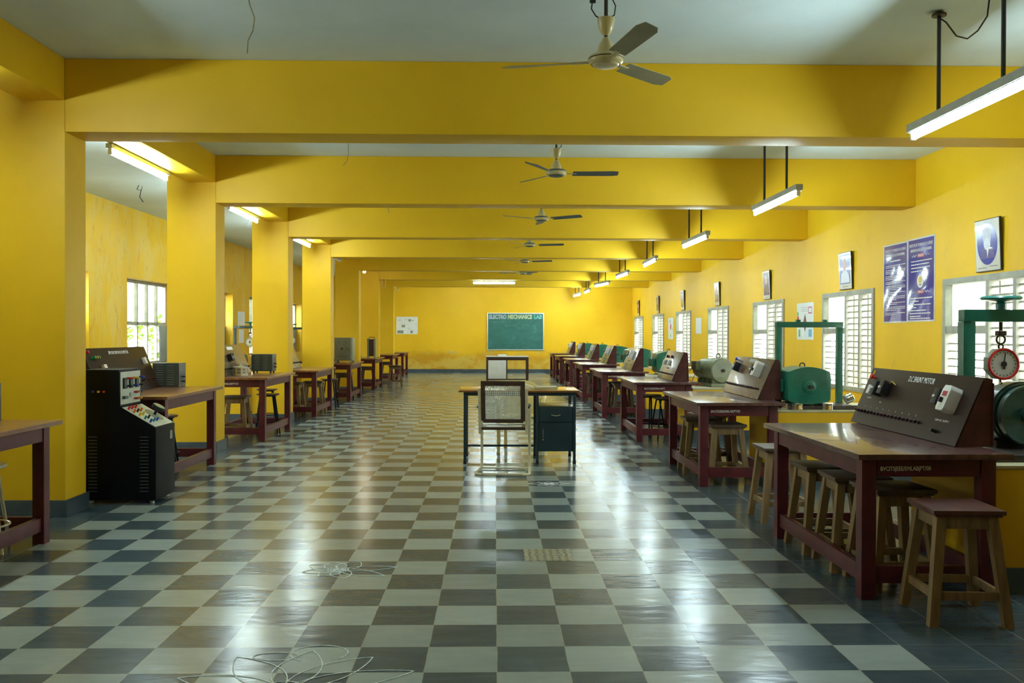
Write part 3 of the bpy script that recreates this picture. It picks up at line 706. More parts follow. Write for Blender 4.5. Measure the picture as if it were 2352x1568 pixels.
# ================================================================== sloped panel boxes
def switch_black(mx, p):
    o = B(-.030, .030, -.048, .048, 0.001, .062, .004, mx=mx).build('isolator', 'black', p)
    B(-.010, .010, -.012, .003, .0625, .072, .001, mx=mx).build('isolator_lever', 'white', o)
    return o
def breaker_white(mx, p, red=True):
    m = MB(); m.prism([(-.036, -.075), (.036, -.075), (.046, -.06), (.046, .055), (.034, .08), (-.034, .08), (-.046, .055), (-.046, -.06)], .001, .075, 'z', .006, mx=mx)
    o = m.build('breaker', 'white', p)
    if red: B(-.026, .026, .012, .042, .0752, .0765, mx=mx).build('breaker_label', 'print_red', o)
    B(-.008, .008, -.03, .0, .0752, .095, .002, mx=mx).build('breaker_lever', 'black', o)
    return o
def panel_box(L, style, loc, label, side=1, base_d=.215, slope=.165, H=.385, front='laminate'):
    """slope face looks toward -x (side=1, right row) or +x (side=-1, left row)"""
    s = side; t = thing('control_panel_box', label, 'control panel', loc, 0, 'sloped control panels in the %s row' % ('right' if s == 1 else 'left'))
    def X(v): return s*v
    prof = [(X(0.006), 0), (X(slope+.006), H), (X(slope+.045), H-.008), (X(base_d-.006), H-.035), (X(base_d-.006), 0)]
    MB().prism(prof, .006, L-.006, 'y').build('body', 'box_side', t)
    n = Vector((-H, 0, slope)).normalized(); n = Vector((s*n.x, 0, n.z)); v = Vector((s*slope, 0, H)).normalized()
    u = Vector((0, -s, 0)) if s == 1 else Vector((0, 1, 0))
    # u x v should equal the outward normal
    sl = math.hypot(slope, H)
    def F(a, b, off=0.0):                                       # a from the viewer's left, b up the slope
        o = Vector((0, L if s == 1 else 0, 0)) + u*a + v*b + n*(off+.0005)
        return basis(o, u, v)
    MB().box(0, L, 0.0, sl, 0.0, 0.006, .001, mx=F(0, 0)).build('front_panel', front, t)
    B(min(X(base_d-.0055), X(base_d)), max(X(base_d-.0055), X(base_d)), 0, L, -.0 , H-.03).build('back_panel', 'box_side', t)
    def knobs(b, k, a0, a1, mats=('maroon_knob', 'black')):
        for i in range(k):
            a = a0+(a1-a0)*i/(k-1)
            MB().lathe([(0, 0), (.011, 0), (.011, .012), (.007, .014), (.009, .030), (.006, .036), (0, .036)], 10, F(a, b, .0062)).build('terminal', mats[i % len(mats)], t)
    if style == 'A':
        knobs(.092, 18, .06, L*.66)
        MB().lathe([(0, 0), (.008, 0), (.008, .02), (.019, .022), (.02, .034), (0, .036)], 16, F(.10, .345, .0062)).build('push_button', 'red', t)
        B(-.008, .008, -.014, .014, 0, .003, mx=F(.05, .385, .0062)).build('sticker', 'yellow_p', t)
        B(-.016, .016, -.032, .032, 0, .03, .003, mx=F(.13, .25, .0062)).build('toggle_switch', 'white', t)
        switch_black(F(.27, .26, .006), t); switch_black(F(.38, .27, .006), t)
        MB().tube([tuple((F(.41, .31, .03)).translation), tuple(F(.44, .325, .035).translation), tuple(F(.46, .31, .012).translation)], .003, 6).build('jumper_wire', 'yellow_p', t)
        switch_black(F(L-.32, .26, .006), t); breaker_white(F(L-.19, .25, .006), t)
        text('D.C SHUNT MOTOR', .055, F(L*.41, .345, .0066), 'mark', t, width=.34)
        text('FIELD', .016, F(.32, .17, .0066), 'mark', t); text('230V DC SUPPLY', .018, F(L-.33, .125, .0066), 'mark', t, width=.17)
        B(0, .07, 0, .012, 0, .0006, mx=F(.10, .19, .0064)).build('faded_print', 'mark_dim', t)
        MB().lathe([(0, 0), (.011, 0), (.009, .035), (0, .036)], 10, F(L-.26, .06, .0062)).build('terminal', 'black', t)
        m = MB()
        for i in range(9): m.box(0, .008, 0, .012, 0, .0006, mx=F(.13+i*.095, .125, .0064))
        m.build('faded_print', 'mark_dim', t)
    elif style == 'B':
        knobs(.10, 16, .07, L-.10)
        MB().lathe([(0, 0), (.008, 0), (.008, .02), (.019, .022), (.02, .034), (0, .036)], 16, F(.10, .375, .0062)).build('push_button', 'blue', t)
        switch_black(F(.24, .29, .006), t); switch_black(F(L-.42, .28, .006), t); breaker_white(F(L-.27, .285, .006), t, False)
        B(0, .25, 0, .035, 0, .001, mx=F(L*.40, .365, .0064)).build('name_strip', 'mark_dim', t)
        B(.10, .20, -.05, .0, 0, .0006, mx=F(.27, .29, .0064)).build('faded_print', 'box_side', t)
    elif style == 'C':
        knobs(.085, 14, .08, L-.12, ('black', 'maroon_knob'))
        for a in (.17, .50): B(-.02, .02, -.02, .02, 0, .025, .003, mx=F(a, .33, .0062)).build('toggle_switch', 'maroon_knob', t)
        for a in (.15, .48): B(-.018, .018, -.035, .035, 0, .03, .003, mx=F(a, .24, .0062)).build('toggle_switch', 'white', t)
        B(-.07, .07, -.008, .008, 0, .012, .002, mx=F(.50, .165, .0062)).build('fuse_strip', 'black', t)
        MB().bar((X(base_d+.006), .02, -.12), (X(base_d-.02+.03), .12, H-.08), .03, h=.012).build('loose_board', 'box_side', t)
    elif style == 'L1':
        text('3Φ SYNCHRONOUS MOTOR', .045, F(L*.36, .395, .0066), 'mark', t, width=.46)
        MB().lathe([(0, 0), (.014, 0), (.014, .03), (0, .032)], 12, F(.05, .42, .0062)).build('push_button', 'red', t)
        for i, c in enumerate(('green_p', 'orange_p', 'green_p')): MB().lathe([(0, 0), (.014, 0), (.014, .04), (0, .042)], 12, F(.12+.045*i, .36, .0062)).build('push_button', c, t)
        B(-.03, .03, -.02, .02, 0, .03, .003, mx=F(.28, .27, .0062)).build('toggle_switch', 'white', t)
        B(-.025, .025, -.035, .035, 0, .03, .003, mx=F(L-.16, .30, .0062)).build('toggle_switch', 'white', t)
        knobs(.10, 10, .1, L-.1)
    elif style == 'L2':
        B(0, .26, 0, .045, 0, .001, mx=F(L*.45, .37, .0064)).build('name_strip', 'mark', t)
        knobs(.10, 14, .1, L-.06, ('black',)); switch_black(F(L*.42, .25, .006), t); switch_black(F(L*.36, .25, .006), t)
    else:                                                       # D..H: grey-brown with black and white switchgear
        switch_black(F(L*.36, .27, .006), t); breaker_white(F(L*.62, .27, .006), t, False); switch_black(F(L*.50, .26, .006), t)
        if style == 'E': B(-.02, .02, -.02, .02, 0, .03, .003, mx=F(L*.28, .35, .0062)).build('push_button', 'red', t)
        B(0, L*.8, -.004, .004, 0, .002, mx=F(L*.1, .105, .0064)).build('seam_strip', 'black', t)
        B(-.09, .09, -.006, .006, 0, .012, mx=F(L*.5, .16, .0064)).build('fuse_strip', 'black', t)
    return t
PSPEC = [(.255, .30, 1.46, 'A', 'laminate'), (.26, .37, 1.31, 'B', 'laminate_grey'), (.15, .33, 1.09, 'C', 'laminate_grey')] + \
        [(.175, .41, 1.15, 'D', 'laminate_grey'), (.18, .36, 1.10, 'D', 'laminate_grey'), (.18, .38, 1.10, 'D', 'laminate_grey'), (.18, .38, 1.10, 'E', 'laminate_grey'), (.18, .38, 1.10, 'E', 'laminate_grey')]
PL = ['brown sloped control panel lettered D.C SHUNT MOTOR, on the nearest right table', 'sloped grey-brown control panel with blue button, on the second right table', 'sloped control panel with two white switches, on the third right table'] + \
     ['sloped control panel with black and white switches, on the right table '+ORD[k] for k in range(3, 8)]
for k, (dx, dy, L, st, fr) in enumerate(PSPEC):
    panel_box(L, st, (RTX[k]+dx, RTY[k]-.08+dy, RH+.001), PL[k], 1, front=fr)
LP = [(8.13, 1.43, .8355, 'L1', .43, 'laminate', 'brown sloped control panel lettered SYNCHRONOUS MOTOR, on the second left table'),
      (11.85, 1.30, .8355, 'L2', .41, 'laminate_grey', 'shiny sloped control panel with white name strip, on the third left table'),
      (15.35, 1.20, .7905, 'L2', .42, 'laminate_grey', 'shiny sloped control panel on the fourth left table'),
      (18.85, 1.20, .7905, 'D', .40, 'laminate_grey', 'sloped control panel behind the grey cabinet on the fifth left table'),
      (22.80, 1.15, .7905, 'D', .40, 'laminate_grey', 'sloped control panel on the sixth left table behind the rheostat'),
      (26.60, 1.15, .7905, 'D', .40, 'laminate_grey', 'sloped control panel on the seventh left table')]
for (y, L, z, st, H, fr, lab) in LP:
    panel_box(L, st, (-3.545, y, z), lab, -1, .22, .17, H, fr)

# ================================================================== plinths and machines
def plinth(x0, x1, y0, y1, label, h=.70):
    cx, cy = (x0+x1)/2, (y0+y1)/2; t = thing('machine_plinth', label, 'plinth', (cx, cy, 0), 0, 'yellow masonry machine plinths')
    a, b = (x1-x0)/2, (y1-y0)/2
    B(-a, a, -b, b, 0, h-.021, .006).build('masonry', 'wall', t)
    B(-a-.004, a+.004, -b-.004, b+.004, h-.02, h, .005).build('top_slab', 'plinth_top', t)
    m = MB(); e = .014
    m.box(-a-e, a+e, -b-e, -b-.0005, 0, .145); m.box(-a-e, a+e, b+.0005, b+e, 0, .145); m.box(-a-e, -a-.0005, -b, b, 0, .145); m.box(a+.0005, a+e, -b, b, 0, .145)
    m.build('skirting', 'skirt', t)
    return t
for k in range(8):
    x0 = RTX[k]+.395
    plinth(x0, 4.35, RTY[k]+.10, RTY[k]+1.05, 'yellow masonry plinth under the right-hand machine '+ORD[k])
def green_motor(mat='green', label='x', loc=(0, 0, 0), rz=0, w=.46, h=.355, d=.40, box_left=True, tb=.08):
    """square-bodied motor, end shield toward -y"""
    t = thing('electric_motor', label, 'motor', loc, rz, 'electric motors on the plinths')
    hw = w/2; pts = []
    for i in range(9):
        a = i/8; pts.append((-hw*.93+a*w*.93, .07*h+h*.83+math.sin(a*math.pi)*.045))
    pts += [(hw, h*.70), (hw*.97, h*.15)]
    for i in range(9):
        a = i/8; pts.append((hw*.88-a*w*.88, .035-math.sin(a*math.pi)*.025))
    pts += [(-hw*.97, h*.15), (-hw, h*.70)]
    MB().prism(pts, -d/2, d/2, 'y', .008).build('housing', mat, t)
    zc = h*.50
    m = MB().lathe([(0, 0), (.066, 0), (.062, .012), (.045, .016), (.04, .022), (0, .022)], 28, basis((0, -d/2-.0005, zc), (1, 0, 0), (0, 0, 1)))
    hb = m.build('end_hub', mat, t)
    MB().cyl((0, -d/2-.023, zc), (0, -d/2-.075, zc), .019, seg=14).build('shaft', 'steel_dirty', hb)
    sx = -1 if box_left else 1
    B(min(sx*(hw+.002), sx*(hw+tb)), max(sx*(hw+.002), sx*(hw+tb)), -.10, .12, h*.35, h*.68, .006).build('terminal_box', mat, t)
    MB().tube([(.0+.025*math.cos(a), 0, h*.95+.035+.025*math.sin(a)) for a in [2*math.pi*i/14 for i in range(14)]], .006, 6, close=True).build('lifting_eye', 'steel_dirty', t)
    m = MB()
    for s in (-1, 1): m.box(s*hw*.62-.05, s*hw*.62+.05, -d/2+.03, d/2-.03, 0, .018, .003)
    m.build('foot', mat, t)
    return t
def portal_frame(label, loc, w=.66, h=.80, mat='green', hand=False, post=.055):
    """channel base with an upright portal of steel sections"""
    t = thing('test_frame', label, 'frame', loc, 0, 'loading frames on the plinths')
    a = w/2
    m = MB()
    for yy in (-.13, .20): m.box(-a-.02, a+.02, yy-.03, yy+.03, 0, .038, .003)
    m.box(-a, a, -.10, .17, .026, .0375, .001)
    m.build('base_channel', 'steel_dirty', t)
    for s in (-1, 1): B(s*(a-post/2)-post/2, s*(a-post/2)+post/2, .17-.0, .17+post, .0385, h-post-.0005, .003).build('post', mat, t)
    B(-a, a, .165, .235, h-post, h, .003).build('crossbar', mat, t)
    if hand:
        hx = 0.0
        m = MB().lathe([(0, 0), (.028, 0), (.030, .035), (.022, .045), (.03, .05), (.105, .058), (.115, .068), (.105, .080), (.03, .082), (0, .082)], 28, Tm((hx, .20, h+.0005)))
        m.build('handwheel', 'teal' if mat != 'green_dark' else 'teal', t)
        MB().cyl((hx, .20, h-post-.001), (hx, .20, h-.125), .010).build('screw', 'steel_dirty', t)
        MB().box(hx-.025, hx+.025, .18, .22, h-.155, h-.126, .006).tube([(hx+.026*math.cos(x), .20, h-.178+.026*math.sin(x)) for x in [2*math.pi*i/16 for i in range(16)]], .006, 6, close=True).build('swivel_hook', 'steel_dirty', t)
    else:
        for s in (-.32, .48): B(a*s-.02, a*s+.02, .18, .22, h+.0005, h+.022, .003).build('bolt_block', mat, t)
    return t
def dial_scale(label, loc, ring='red', face='dial_face', r=.094, body='grey_light'):
    t = thing('hanging_dial_scale', label, 'scale', loc, 0, 'dial scales hanging in the frames')
    mx = basis((0, -.03, 0), (1, 0, 0), (0, 0, 1))
    m = MB(); pts = [(r*1.02*math.cos(R(22.5+45*k)), r*1.02*math.sin(R(22.5+45*k))) for k in range(8)]
    m.prism(pts, -.028, .03, 'y', .004); m.build('case', body, t)
    m = MB(); m.tube([(r*.93*math.cos(2*math.pi*k/40), -.034, r*.93*math.sin(2*math.pi*k/40)) for k in range(40)], r*.085, 8, close=True); m.build('rim', ring, t)
    m = MB().lathe([(0, 0), (r*.90, 0), (r*.90, .004), (0, .004)], 40, basis((0, -.0285, 0), (1, 0, 0), (0, 0, 1))); f = m.build('dial', face, t)
    m = MB()
    for k in range(20):
        a = R(18*k); m.box(-.0022, .0022, r*.70, r*.78, 0, .0008, mx=basis((0, -.0328, 0), (math.cos(a), 0, math.sin(a)), (-math.sin(a), 0, math.cos(a))))
    m.build('graduation', 'black', f)
    m = MB(); m.prism([(-.004, 0), (.004, 0), (.010, r*.72), (.005, r*.72)], -.0375, -.0355, 'y'); m.prism([(-.008, -.03), (.008, -.03), (.006, 0), (-.006, 0)], -.0375, -.0355, 'y')
    m.cyl((0, -.0335, 0), (0, -.0385, 0), .017, seg=20); m.build('pointer', 'black', t)
    MB().tube([(-.012, 0, r*.98), (-.015, 0, r*1.15), (0, 0, r*1.26), (.015, 0, r*1.15), (.012, 0, r*.98)], .005, 6).build('top_loop', 'steel_dirty', t)
    MB().tube([(0, 0, -r*.98), (.0, 0, -r*1.15), (.010, 0, -r*1.22), (0, 0, -r*1.28)], .005, 6).build('lower_hook', 'steel_dirty', t)
    return t
PZ = .7005
# machine 1: dark motor with pulley disc, frame with handwheel and red dial
portal_frame('green steel loading frame with handwheel, above the nearest right machine', (3.12, 5.10, PZ), .68, .86, 'green', True, .072)
sc = dial_scale('red-rimmed dial scale hanging in the nearest green frame', (3.0+.02, 5.24, 1.245), 'red')
bpy.data.objects['test_frame'].location = (3.12, 5.10, PZ)
sc.location = (3.12-.10, 5.30, PZ+.86-.204-.119)
def fix_hand(t, dx):
    for c in t.children:
        if c.name.split('.')[0] in ('handwheel', 'screw', 'swivel_hook'): c.location.x = dx
bpy.context.view_layer.update()
fix_hand(bpy.data.objects['test_frame'], -.10)
t = thing('brake_motor', 'dark green motor with big pulley disc on the nearest right plinth', 'motor', (3.14, 5.32, PZ+.0385))
MB().lathe([(0, -.16), (.16, -.16), (.192, -.13), (.195, -.02), (.185, -.015), (.18, 0), (0, 0)], 36, basis((0, -.06, .20), (1, 0, 0), (0, 0, 1))).build('housing', 'green_dark', t)
MB().lathe([(0, 0), (.035, 0), (.040, .012), (.135, .012), (.165, .02), (.175, .02), (.175, .065), (.165, .065), (.160, .052), (.05, .045), (.045, .06), (0, .06)], 40, basis((0, -.061, .20), (1, 0, 0), (0, 0, 1))).build('pulley', 'disc_teal', t)
MB().cyl((0, -.1215, .20), (0, -.20, .20), .034).build('shaft', 'black', t)
B(-.14, .14, -.02, .12, 0, .04, .004).build('foot', 'steel_dirty', t)
# machine 2: green motor inside the green portal
portal_frame('plain green steel portal frame around the motor by the second right table', (3.09, 8.58, PZ), .66, .835, 'green', False)
green_motor('green', 'square green motor inside the plain green portal frame', (2.98, 8.64, PZ+.0385), 0, .42, tb=.03)
bpy.context.view_layer.update()
# machine 3: grey-green motor generator set
t = thing('motor_generator', 'grey-green cylindrical motor set with loose red wires by the third right table', 'motor', (3.02, 12.35, PZ), R(12))
def drum(y0, y1, r, name):
    mx = Matrix.Translation((0, y0, .22)) @ Matrix.Rotation(R(-90), 4, 'X')
    L = y1-y0
    return MB().lathe([(0, 0), (r*.93, 0), (r, .012), (r, L-.012), (r*.93, L), (0, L)], 36, mx).build(name, 'grey_green', t)
drum(-.30, -.02, .17, 'generator_drum'); drum(.0, .26, .155, 'motor_drum'); drum(.28, .42, .12, 'end_bell')
MB().cyl((0, -.301, .22), (0, -.325, .22), .022).build('shaft', 'steel_dirty', t)
B(-.17, .17, -.30, .42, 0, .045, .004).build('bed_plate', 'grey_green', t)
m = MB()
for y in (-.24, -.08, .06, .2): m.box(-.13, .13, y-.02, y+.02, .0455, .10, .003)
m.build('foot', 'grey_green', t)
B(-.235, -.165, .05, .20, .22, .34, .006).build('terminal_box', 'grey_green', t)
MB().tube([(.03*math.cos(a), -.15, .415+.03*math.sin(a)) for a in [2*math.pi*i/14 for i in range(14)]], .007, 6, close=True).build('lifting_eye', 'steel_dirty', t)
for i, pts in enumerate(([(-.19, -.1, .01), (-.30, -.2, .05), (-.34, 0, .03), (-.25, .10, .10), (-.20, .12, .21)], [(-.20, .0, .01), (-.33, .1, .09), (-.30, .25, .16), (-.22, .14, .25)], [(-.19, .3, .02), (-.30, .3, .01), (-.36, .1, .02), (-.28, -.1, .01)])):
    MB().tube(pts, .005, 6).build('wire', 'wire_red', t)
# machines further back
for k, (x, y, lab) in enumerate([(3.10, 15.95, 'fourth'), (3.10, 19.5, 'fifth'), (3.15, 23.0, 'sixth'), (3.2, 26.6, 'seventh'), (3.1, 30.0, 'eighth')]):
    if k == 0: gm = green_motor('green', 'green motor behind the control panel of the fourth right table', (x, y, PZ), R(0), .52, .41, .5); gm.location = (x, y, PZ)
    else: dup(gm, (x, y, PZ), R([0, 4, -3, 0, 5][k]), 'green motor behind the control panel of the %s right table' % lab)
# left aisle machines
LPL = [(14.15, 'behind the second column'), (17.45, 'behind the third column'), (21.15, 'behind the fourth column')]
for i, (y, where) in enumerate(LPL):
    plinth(-5.45, -3.98, y, y+1.15, 'yellow masonry plinth in the left aisle '+where)
    fr = portal_frame('green-grey loading frame with handwheel in the left aisle '+where, (-4.90, y+.45, PZ), .66, .86, 'green_dark', True)
    dial_scale('cream dial scale hanging in the aisle frame '+where, (-4.90, y+.65, PZ+.86-.204-.119), 'grey_green', 'dial_cream')
    green_motor('green_dark', 'dark green motor on the aisle plinth '+where, (-4.22, y+.35, PZ), 0, .40, .40, .45)

# steel tins on the second plinth
def tin(loc, label, r=.055, h=.055, mx=None):
    t = thing('steel_tin', label, 'tin', loc, 0, 'stainless steel tins on the second plinth')
    MB().lathe([(0, 0), (r*.95, 0), (r, .004), (r, h*.72), (r*.97, h*.74), (r*.97, h*.75)], 28, mx).build('body', 'steel', t)
    MB().lathe([(r*1.02, h*.70), (r*1.03, h*.72), (r*1.03, h*.96), (r*.97, h), (0, h)], 28, mx).build('lid', 'steel', t)
    return t
tin((2.74, 8.45, PZ), 'steel tin at the left edge of the second plinth, beside the table', .045, .055)
tin((2.86, 8.43, PZ), 'steel tin second from the left on the plinth edge', .055, .062)
tin((3.145, 8.43, PZ), 'steel tin at the right end of the plinth edge', .058, .062)
t = thing('pot_cover', 'steel lid with wire handle lying between the tins', 'lid', (3.005, 8.43, PZ))
MB().lathe([(0, 0), (.052, 0), (.054, .005), (.04, .009), (0, .012)], 28).build('plate', 'steel', t)
MB().tube([(-.018, 0, .009), (-.02, 0, .03), (0, 0, .045), (.02, 0, .03), (.018, 0, .009)], .0035, 6).build('handle', 'steel', t)
tin((3.36-.03, 8.462, PZ+.045), 'steel tin lying tilted on the base of the green portal frame', .045, .075, Tm((0, 0, .045), ry=R(66)))

# ================================================================== left side equipment
t = thing('console_cabinet', 'tall black test console with sloping white panel full of sockets, beside the first column', 'cabinet', (-3.095, 7.68, 0))
D = .22
prof = [(-.295, .025), (-.295, 1.105), (0, 1.105), (0, .80), (.30, .625), (.30, .025)]
MB().prism(prof, -D, D, 'y', .006).build('body', 'black_metal', t)
B(.001, .006, -D+.015, D-.015, .815, 1.085, .001).build('meter_panel', paint('panel_white', (0.52, 0.56, 0.46), 0.4), t)
for i in range(3):
    y = -.13+i*.125; o = B(.0065, .020, y-.032, y+.032, .945, 1.035, .003).build('meter', 'black', t)
    B(.0205, .0212, y-.022, y+.022, .965, 1.015).build('meter_glass', 'grey_box', o)
def jack(p, n, col, L=.035, r=.009):
    MB().cyl(p, tuple(Vector(p)+Vector(n)*L), r, seg=10).build('socket', col, t)
for i, c in enumerate(('red', 'yellow_p', 'blue')): jack((.0065, -.07+i*.125, 1.03), (1, 0, 0), c, .045)
for i, c in enumerate(('black', 'blue', 'black')): jack((.0065, -.07+i*.125, .965), (1, 0, 0), c, .04)
for i, c in enumerate(('red', 'yellow_p', 'blue')): jack((.0065, .08+i*.045, .905), (1, 0, 0), c, .03); jack((.0065, .08+i*.045, .85), (1, 0, 0), ('red', 'orange_p', 'yellow_p')[i], .03)
B(.0065, .03, -.17, -.10, .86, .885, .003).build('breaker', 'grey_box', t)
MB().lathe([(.018, 0), (.021, .002), (.018, .004)], 20, basis((.0065, -.01, .885), (0, 1, 0), (0, 0, 1))).build('symbol_ring', 'grey_light', t)
sv = Vector((.30, 0, -.175)).normalized(); sn = Vector((.175, 0, .30)).normalized()
def SP(a, b): return Vector((0, 0, .80)) + sv*a + Vector((0, b, 0)) + sn*.0005
Ls = math.hypot(.30, .175)
MB().box(.02, Ls-.012, -D+.015, D-.015, 0, .004, .001, mx=basis(Vector((0, 0, .80))+sn*.0005, sv, (0, 1, 0))).build('socket_panel', paint('panel_white_b', (0.60, 0.63, 0.52), 0.4), t)
cols = ['red', 'black', 'red', 'yellow_p', 'black', 'yellow_p', 'black', 'green_p', 'black', 'blue', 'black', 'blue']
q = 0
for i in range(5):
    for j in range(3):
        if j == 2 and i in (2, 3): continue
        c = ('red', 'black', 'yellow_p', 'black', 'teal')[i] if j == 1 else ('red', 'orange_p', 'yellow_p', 'teal', 'blue')[i]
        p = SP(.06+i*.052, -.17+j*.07)+sn*.0045; jack(tuple(p), tuple(sn), c, .032, .009)
p = SP(.19, .10)+sn*.0045
MB().lathe([(0, 0), (.085, 0), (.085, .003), (0, .003)], 32, basis(p, sv, (0, 1, 0))).build('dial_plate', 'grey_light', t)
m = MB().cyl(tuple(p+sn*.0035), tuple(p+sn*.055), .012); kn = m.build('knob_shaft', 'black', t)
MB().cyl(tuple(p+sn*.0555), tuple(p+sn*.085), .055, seg=28).build('knob', 'black', t, 'round black control knob with silver cap')
MB().cyl(tuple(p+sn*.0855), tuple(p+sn*.088), .048, seg=28).build('knob_cap', 'grey_light', t)
for x in (.17, -.25):
    m = MB()
    for i in range(17): m.box(x, x+.07, -D-.006, -D-.0005, .10+i*.028, .106+i*.028, .001)
    m.build('louvre', 'grey_box', t)
for i, c in enumerate(('blue', 'yellow_p', 'red')): jack((-.21+i*.045, -D-.0005, .925), (0, -1, 0), c, .018, .009)
B(.3005, .302, .10, .155, .50, .57).build('rating_plate', 'grey_light', t)
for sx in (-.25, .25):
    for sy in (-.17, .17): MB().cyl((sx, sy, 0), (sx, sy, .0245), .02).build('foot', 'white', t)

def load_box(label, loc, w=.28, d=.25, h=.255, feet=True, mat='grey_box'):
    t = thing('load_box', label, 'equipment box', loc, 0, 'grey ventilated boxes on the left tables')
    z = .03 if feet else .0
    B(-w/2, w/2, -d/2, d/2, z, h, .005).build('case', mat, t)
    for cx in (-w*.22, w*.18):
        m = MB()
        for i in range(9): m.box(cx-.035, cx+.035, -d/2-.005, -d/2-.0005, z+.03+i*(h-z-.06)/8, z+.035+i*(h-z-.06)/8, .001)
        m.build('louvre', 'grey_light', t)
    for i in range(2): MB().cyl((w/2+.0005, -.02, z+.06+.05*i), (w/2+.04, -.02, z+.06+.05*i), .007, seg=8).build('terminal', 'black', t)
    if feet:
        for sx in (-1, 1):
            for sy in (-1, 1): MB().cyl((sx*(w/2-.03), sy*(d/2-.03), 0), (sx*(w/2-.03), sy*(d/2-.03), .0295), .010, .013, seg=10).build('foot', 'rubber', t)
    return t
load_box('dark grey ventilated box at the edge of the nearest left table', (-3.46, 5.98, .8155), feet=False)
load_box('dark grey ventilated box on the second left table behind the black console', (-3.49, 9.70, .8355), d=.21, feet=False)
load_box('dark grey ventilated box on small feet on the third left table', (-3.34, 13.06, .8355), .30, .24, .275)
t = thing('wire_resistor_box', 'cream slotted metal box on the third left table', 'equipment box', (-3.44, 12.22, .8355))
MB().lathe([(0, .0), (.095, 0), (.098, .004), (.098, .12), (.092, .125), (0, .125)], 8, Tm((0, 0, 0), rz=R(22.5))).build('case', 'cream_enamel', t)
m = MB()
for i in range(8):
    for z in (.045, .085):
        a = R(45*i+22.5); c = Matrix.Rotation(a, 4, 'Z') 
for i in range(8):
    for z in (.035, .05, .075, .09): m.box(-.022, .022, -.0935, -.0905, z, z+.007, mx=Matrix.Rotation(R(45*i), 4, 'Z'))
m.build('slot', 'black', t)
MB().lathe([(0, .1255), (.02, .1255), (.025, .135), (.02, .15), (0, .155)], 14).build('knob', 'chrome', t)
MB().tube([(.01, 0, .15), (.04, .02, .16), (.07, .0, .15), (.09, 0, .128)], .004, 6).build('wire', 'rod', t)
t = thing('grey_cabinet', 'light grey instrument cabinet with a centre dial on the fifth left table', 'equipment box', (-3.19, 19.16, .7905))
B(-.19, .19, -.16, .16, .05, .535, .005).build('case', 'grey_light', t)
B(-.19, .15, -.165, -.1605, .055, .53, .001).build('face_plate', paint('hammered_olive', (0.17, 0.18, 0.12), 0.4), t)
MB().lathe([(0, 0), (.022, 0), (.018, .03), (0, .03)], 16, basis((-.03, -.1655, .30), (1, 0, 0), (0, 0, 1))).build('knob', 'black', t)
for x, z in ((-.10, .44), (.04, .44), (-.14, .30), (.08, .30), (.12, .27), (.06, .10)):
    MB().cyl((x, -.1655, z), (x, -.18, z), .009, seg=10).build('terminal', 'black', t)
m = MB()
for i in range(9): m.cyl((-.15+i*.035, -.1655, .14), (-.15+i*.035, -.18, .14), .007, seg=8)
m.build('terminal_row', 'black', t)
for sx in (-.16, .16):
    for sy in (-.13, .13): B(sx-.02, sx+.02, sy-.02, sy+.02, 0, .0495, .002).build('foot', 'grey_light', t)
t = thing('rheostat', 'upright rheostat with brown winding between two grey plates on the sixth left table', 'equipment box', (-3.12, 22.85, .7905))
for s in (-1, 1): B(s*.085-.022, s*.085+.022, -.10, .10, 0, .50, .004).build('end_plate', 'grey_light', t)
B(-.0625, .0625, -.08, .08, .05, .48, .01).build('winding', 'rheo_tube', t)
MB().tube([(-.06, 0, .5005), (-.06, 0, .53), (.06, 0, .53), (.06, 0, .5005)], .008, 8).build('carry_handle', 'black', t)

# ================================================================== desk and chairs
t = thing('office_desk', 'dark blue steel office desk with orange-brown top and side cabinet', 'desk', (.265, 10.05, 0))
B(-.65, .65, -.37, .36, .785, .80, .002).build('desktop', 'desk_top', t)
m = MB(); m.box(-.652, .652, -.373, -.3705, .779, .797); m.box(-.652, -.6505, -.37, .36, .779, .797); m.box(.6505, .652, -.37, .36, .779, .797); m.build('edge_band', 'desk_edge', t)
m = MB(); m.box(-.60, .62, -.325, -.300, .740, .7845, .002); m.box(-.60, .62, .29, .315, .740, .7845, .002); m.box(-.60, -.575, -.30, .29, .740, .7845); m.box(.595, .62, -.30, .29, .740, .7845)
m.build('frame', 'desk_steel', t)
for x in (-.585, .20, .603):
    for y in (-.312, .30):
        o = B(x-.015, x+.015, y-.015, y+.015, .03, .7395, .002).build('leg', 'desk_steel', t)
        B(x-.017, x+.017, y-.017, y+.017, 0, .0298, .002).build('foot_cap', 'black', o)
MB().box(-.57, .186, .29, .312, .11, .135, .002).build('foot_rail', 'desk_steel', t)
cb = B(.215, .589, -.318, .30, .135, .62, .003).build('cabinet', 'desk_steel', t)
o = B(.225, .579, -.330, -.3185, .455, .605, .003).build('drawer', 'desk_steel', cb)
d2 = B(.225, .579, -.330, -.3185, .145, .445, .003).build('door', 'desk_steel', cb)
MB().tube([(.35, -.331, .54), (.355, -.345, .532), (.40, -.352, .525), (.445, -.345, .532), (.45, -.331, .54)], .005, 8).build('drawer_handle', 'chrome', t)
MB().tube([(.262, -.331, .385), (.262, -.35, .37), (.262, -.35, .30), (.262, -.331, .285)], .005, 8).build('door_handle', 'chrome', t)
MB().cyl((.262, -.331, .265), (.262, -.337, .265), .008).build('lock', 'chrome', t)
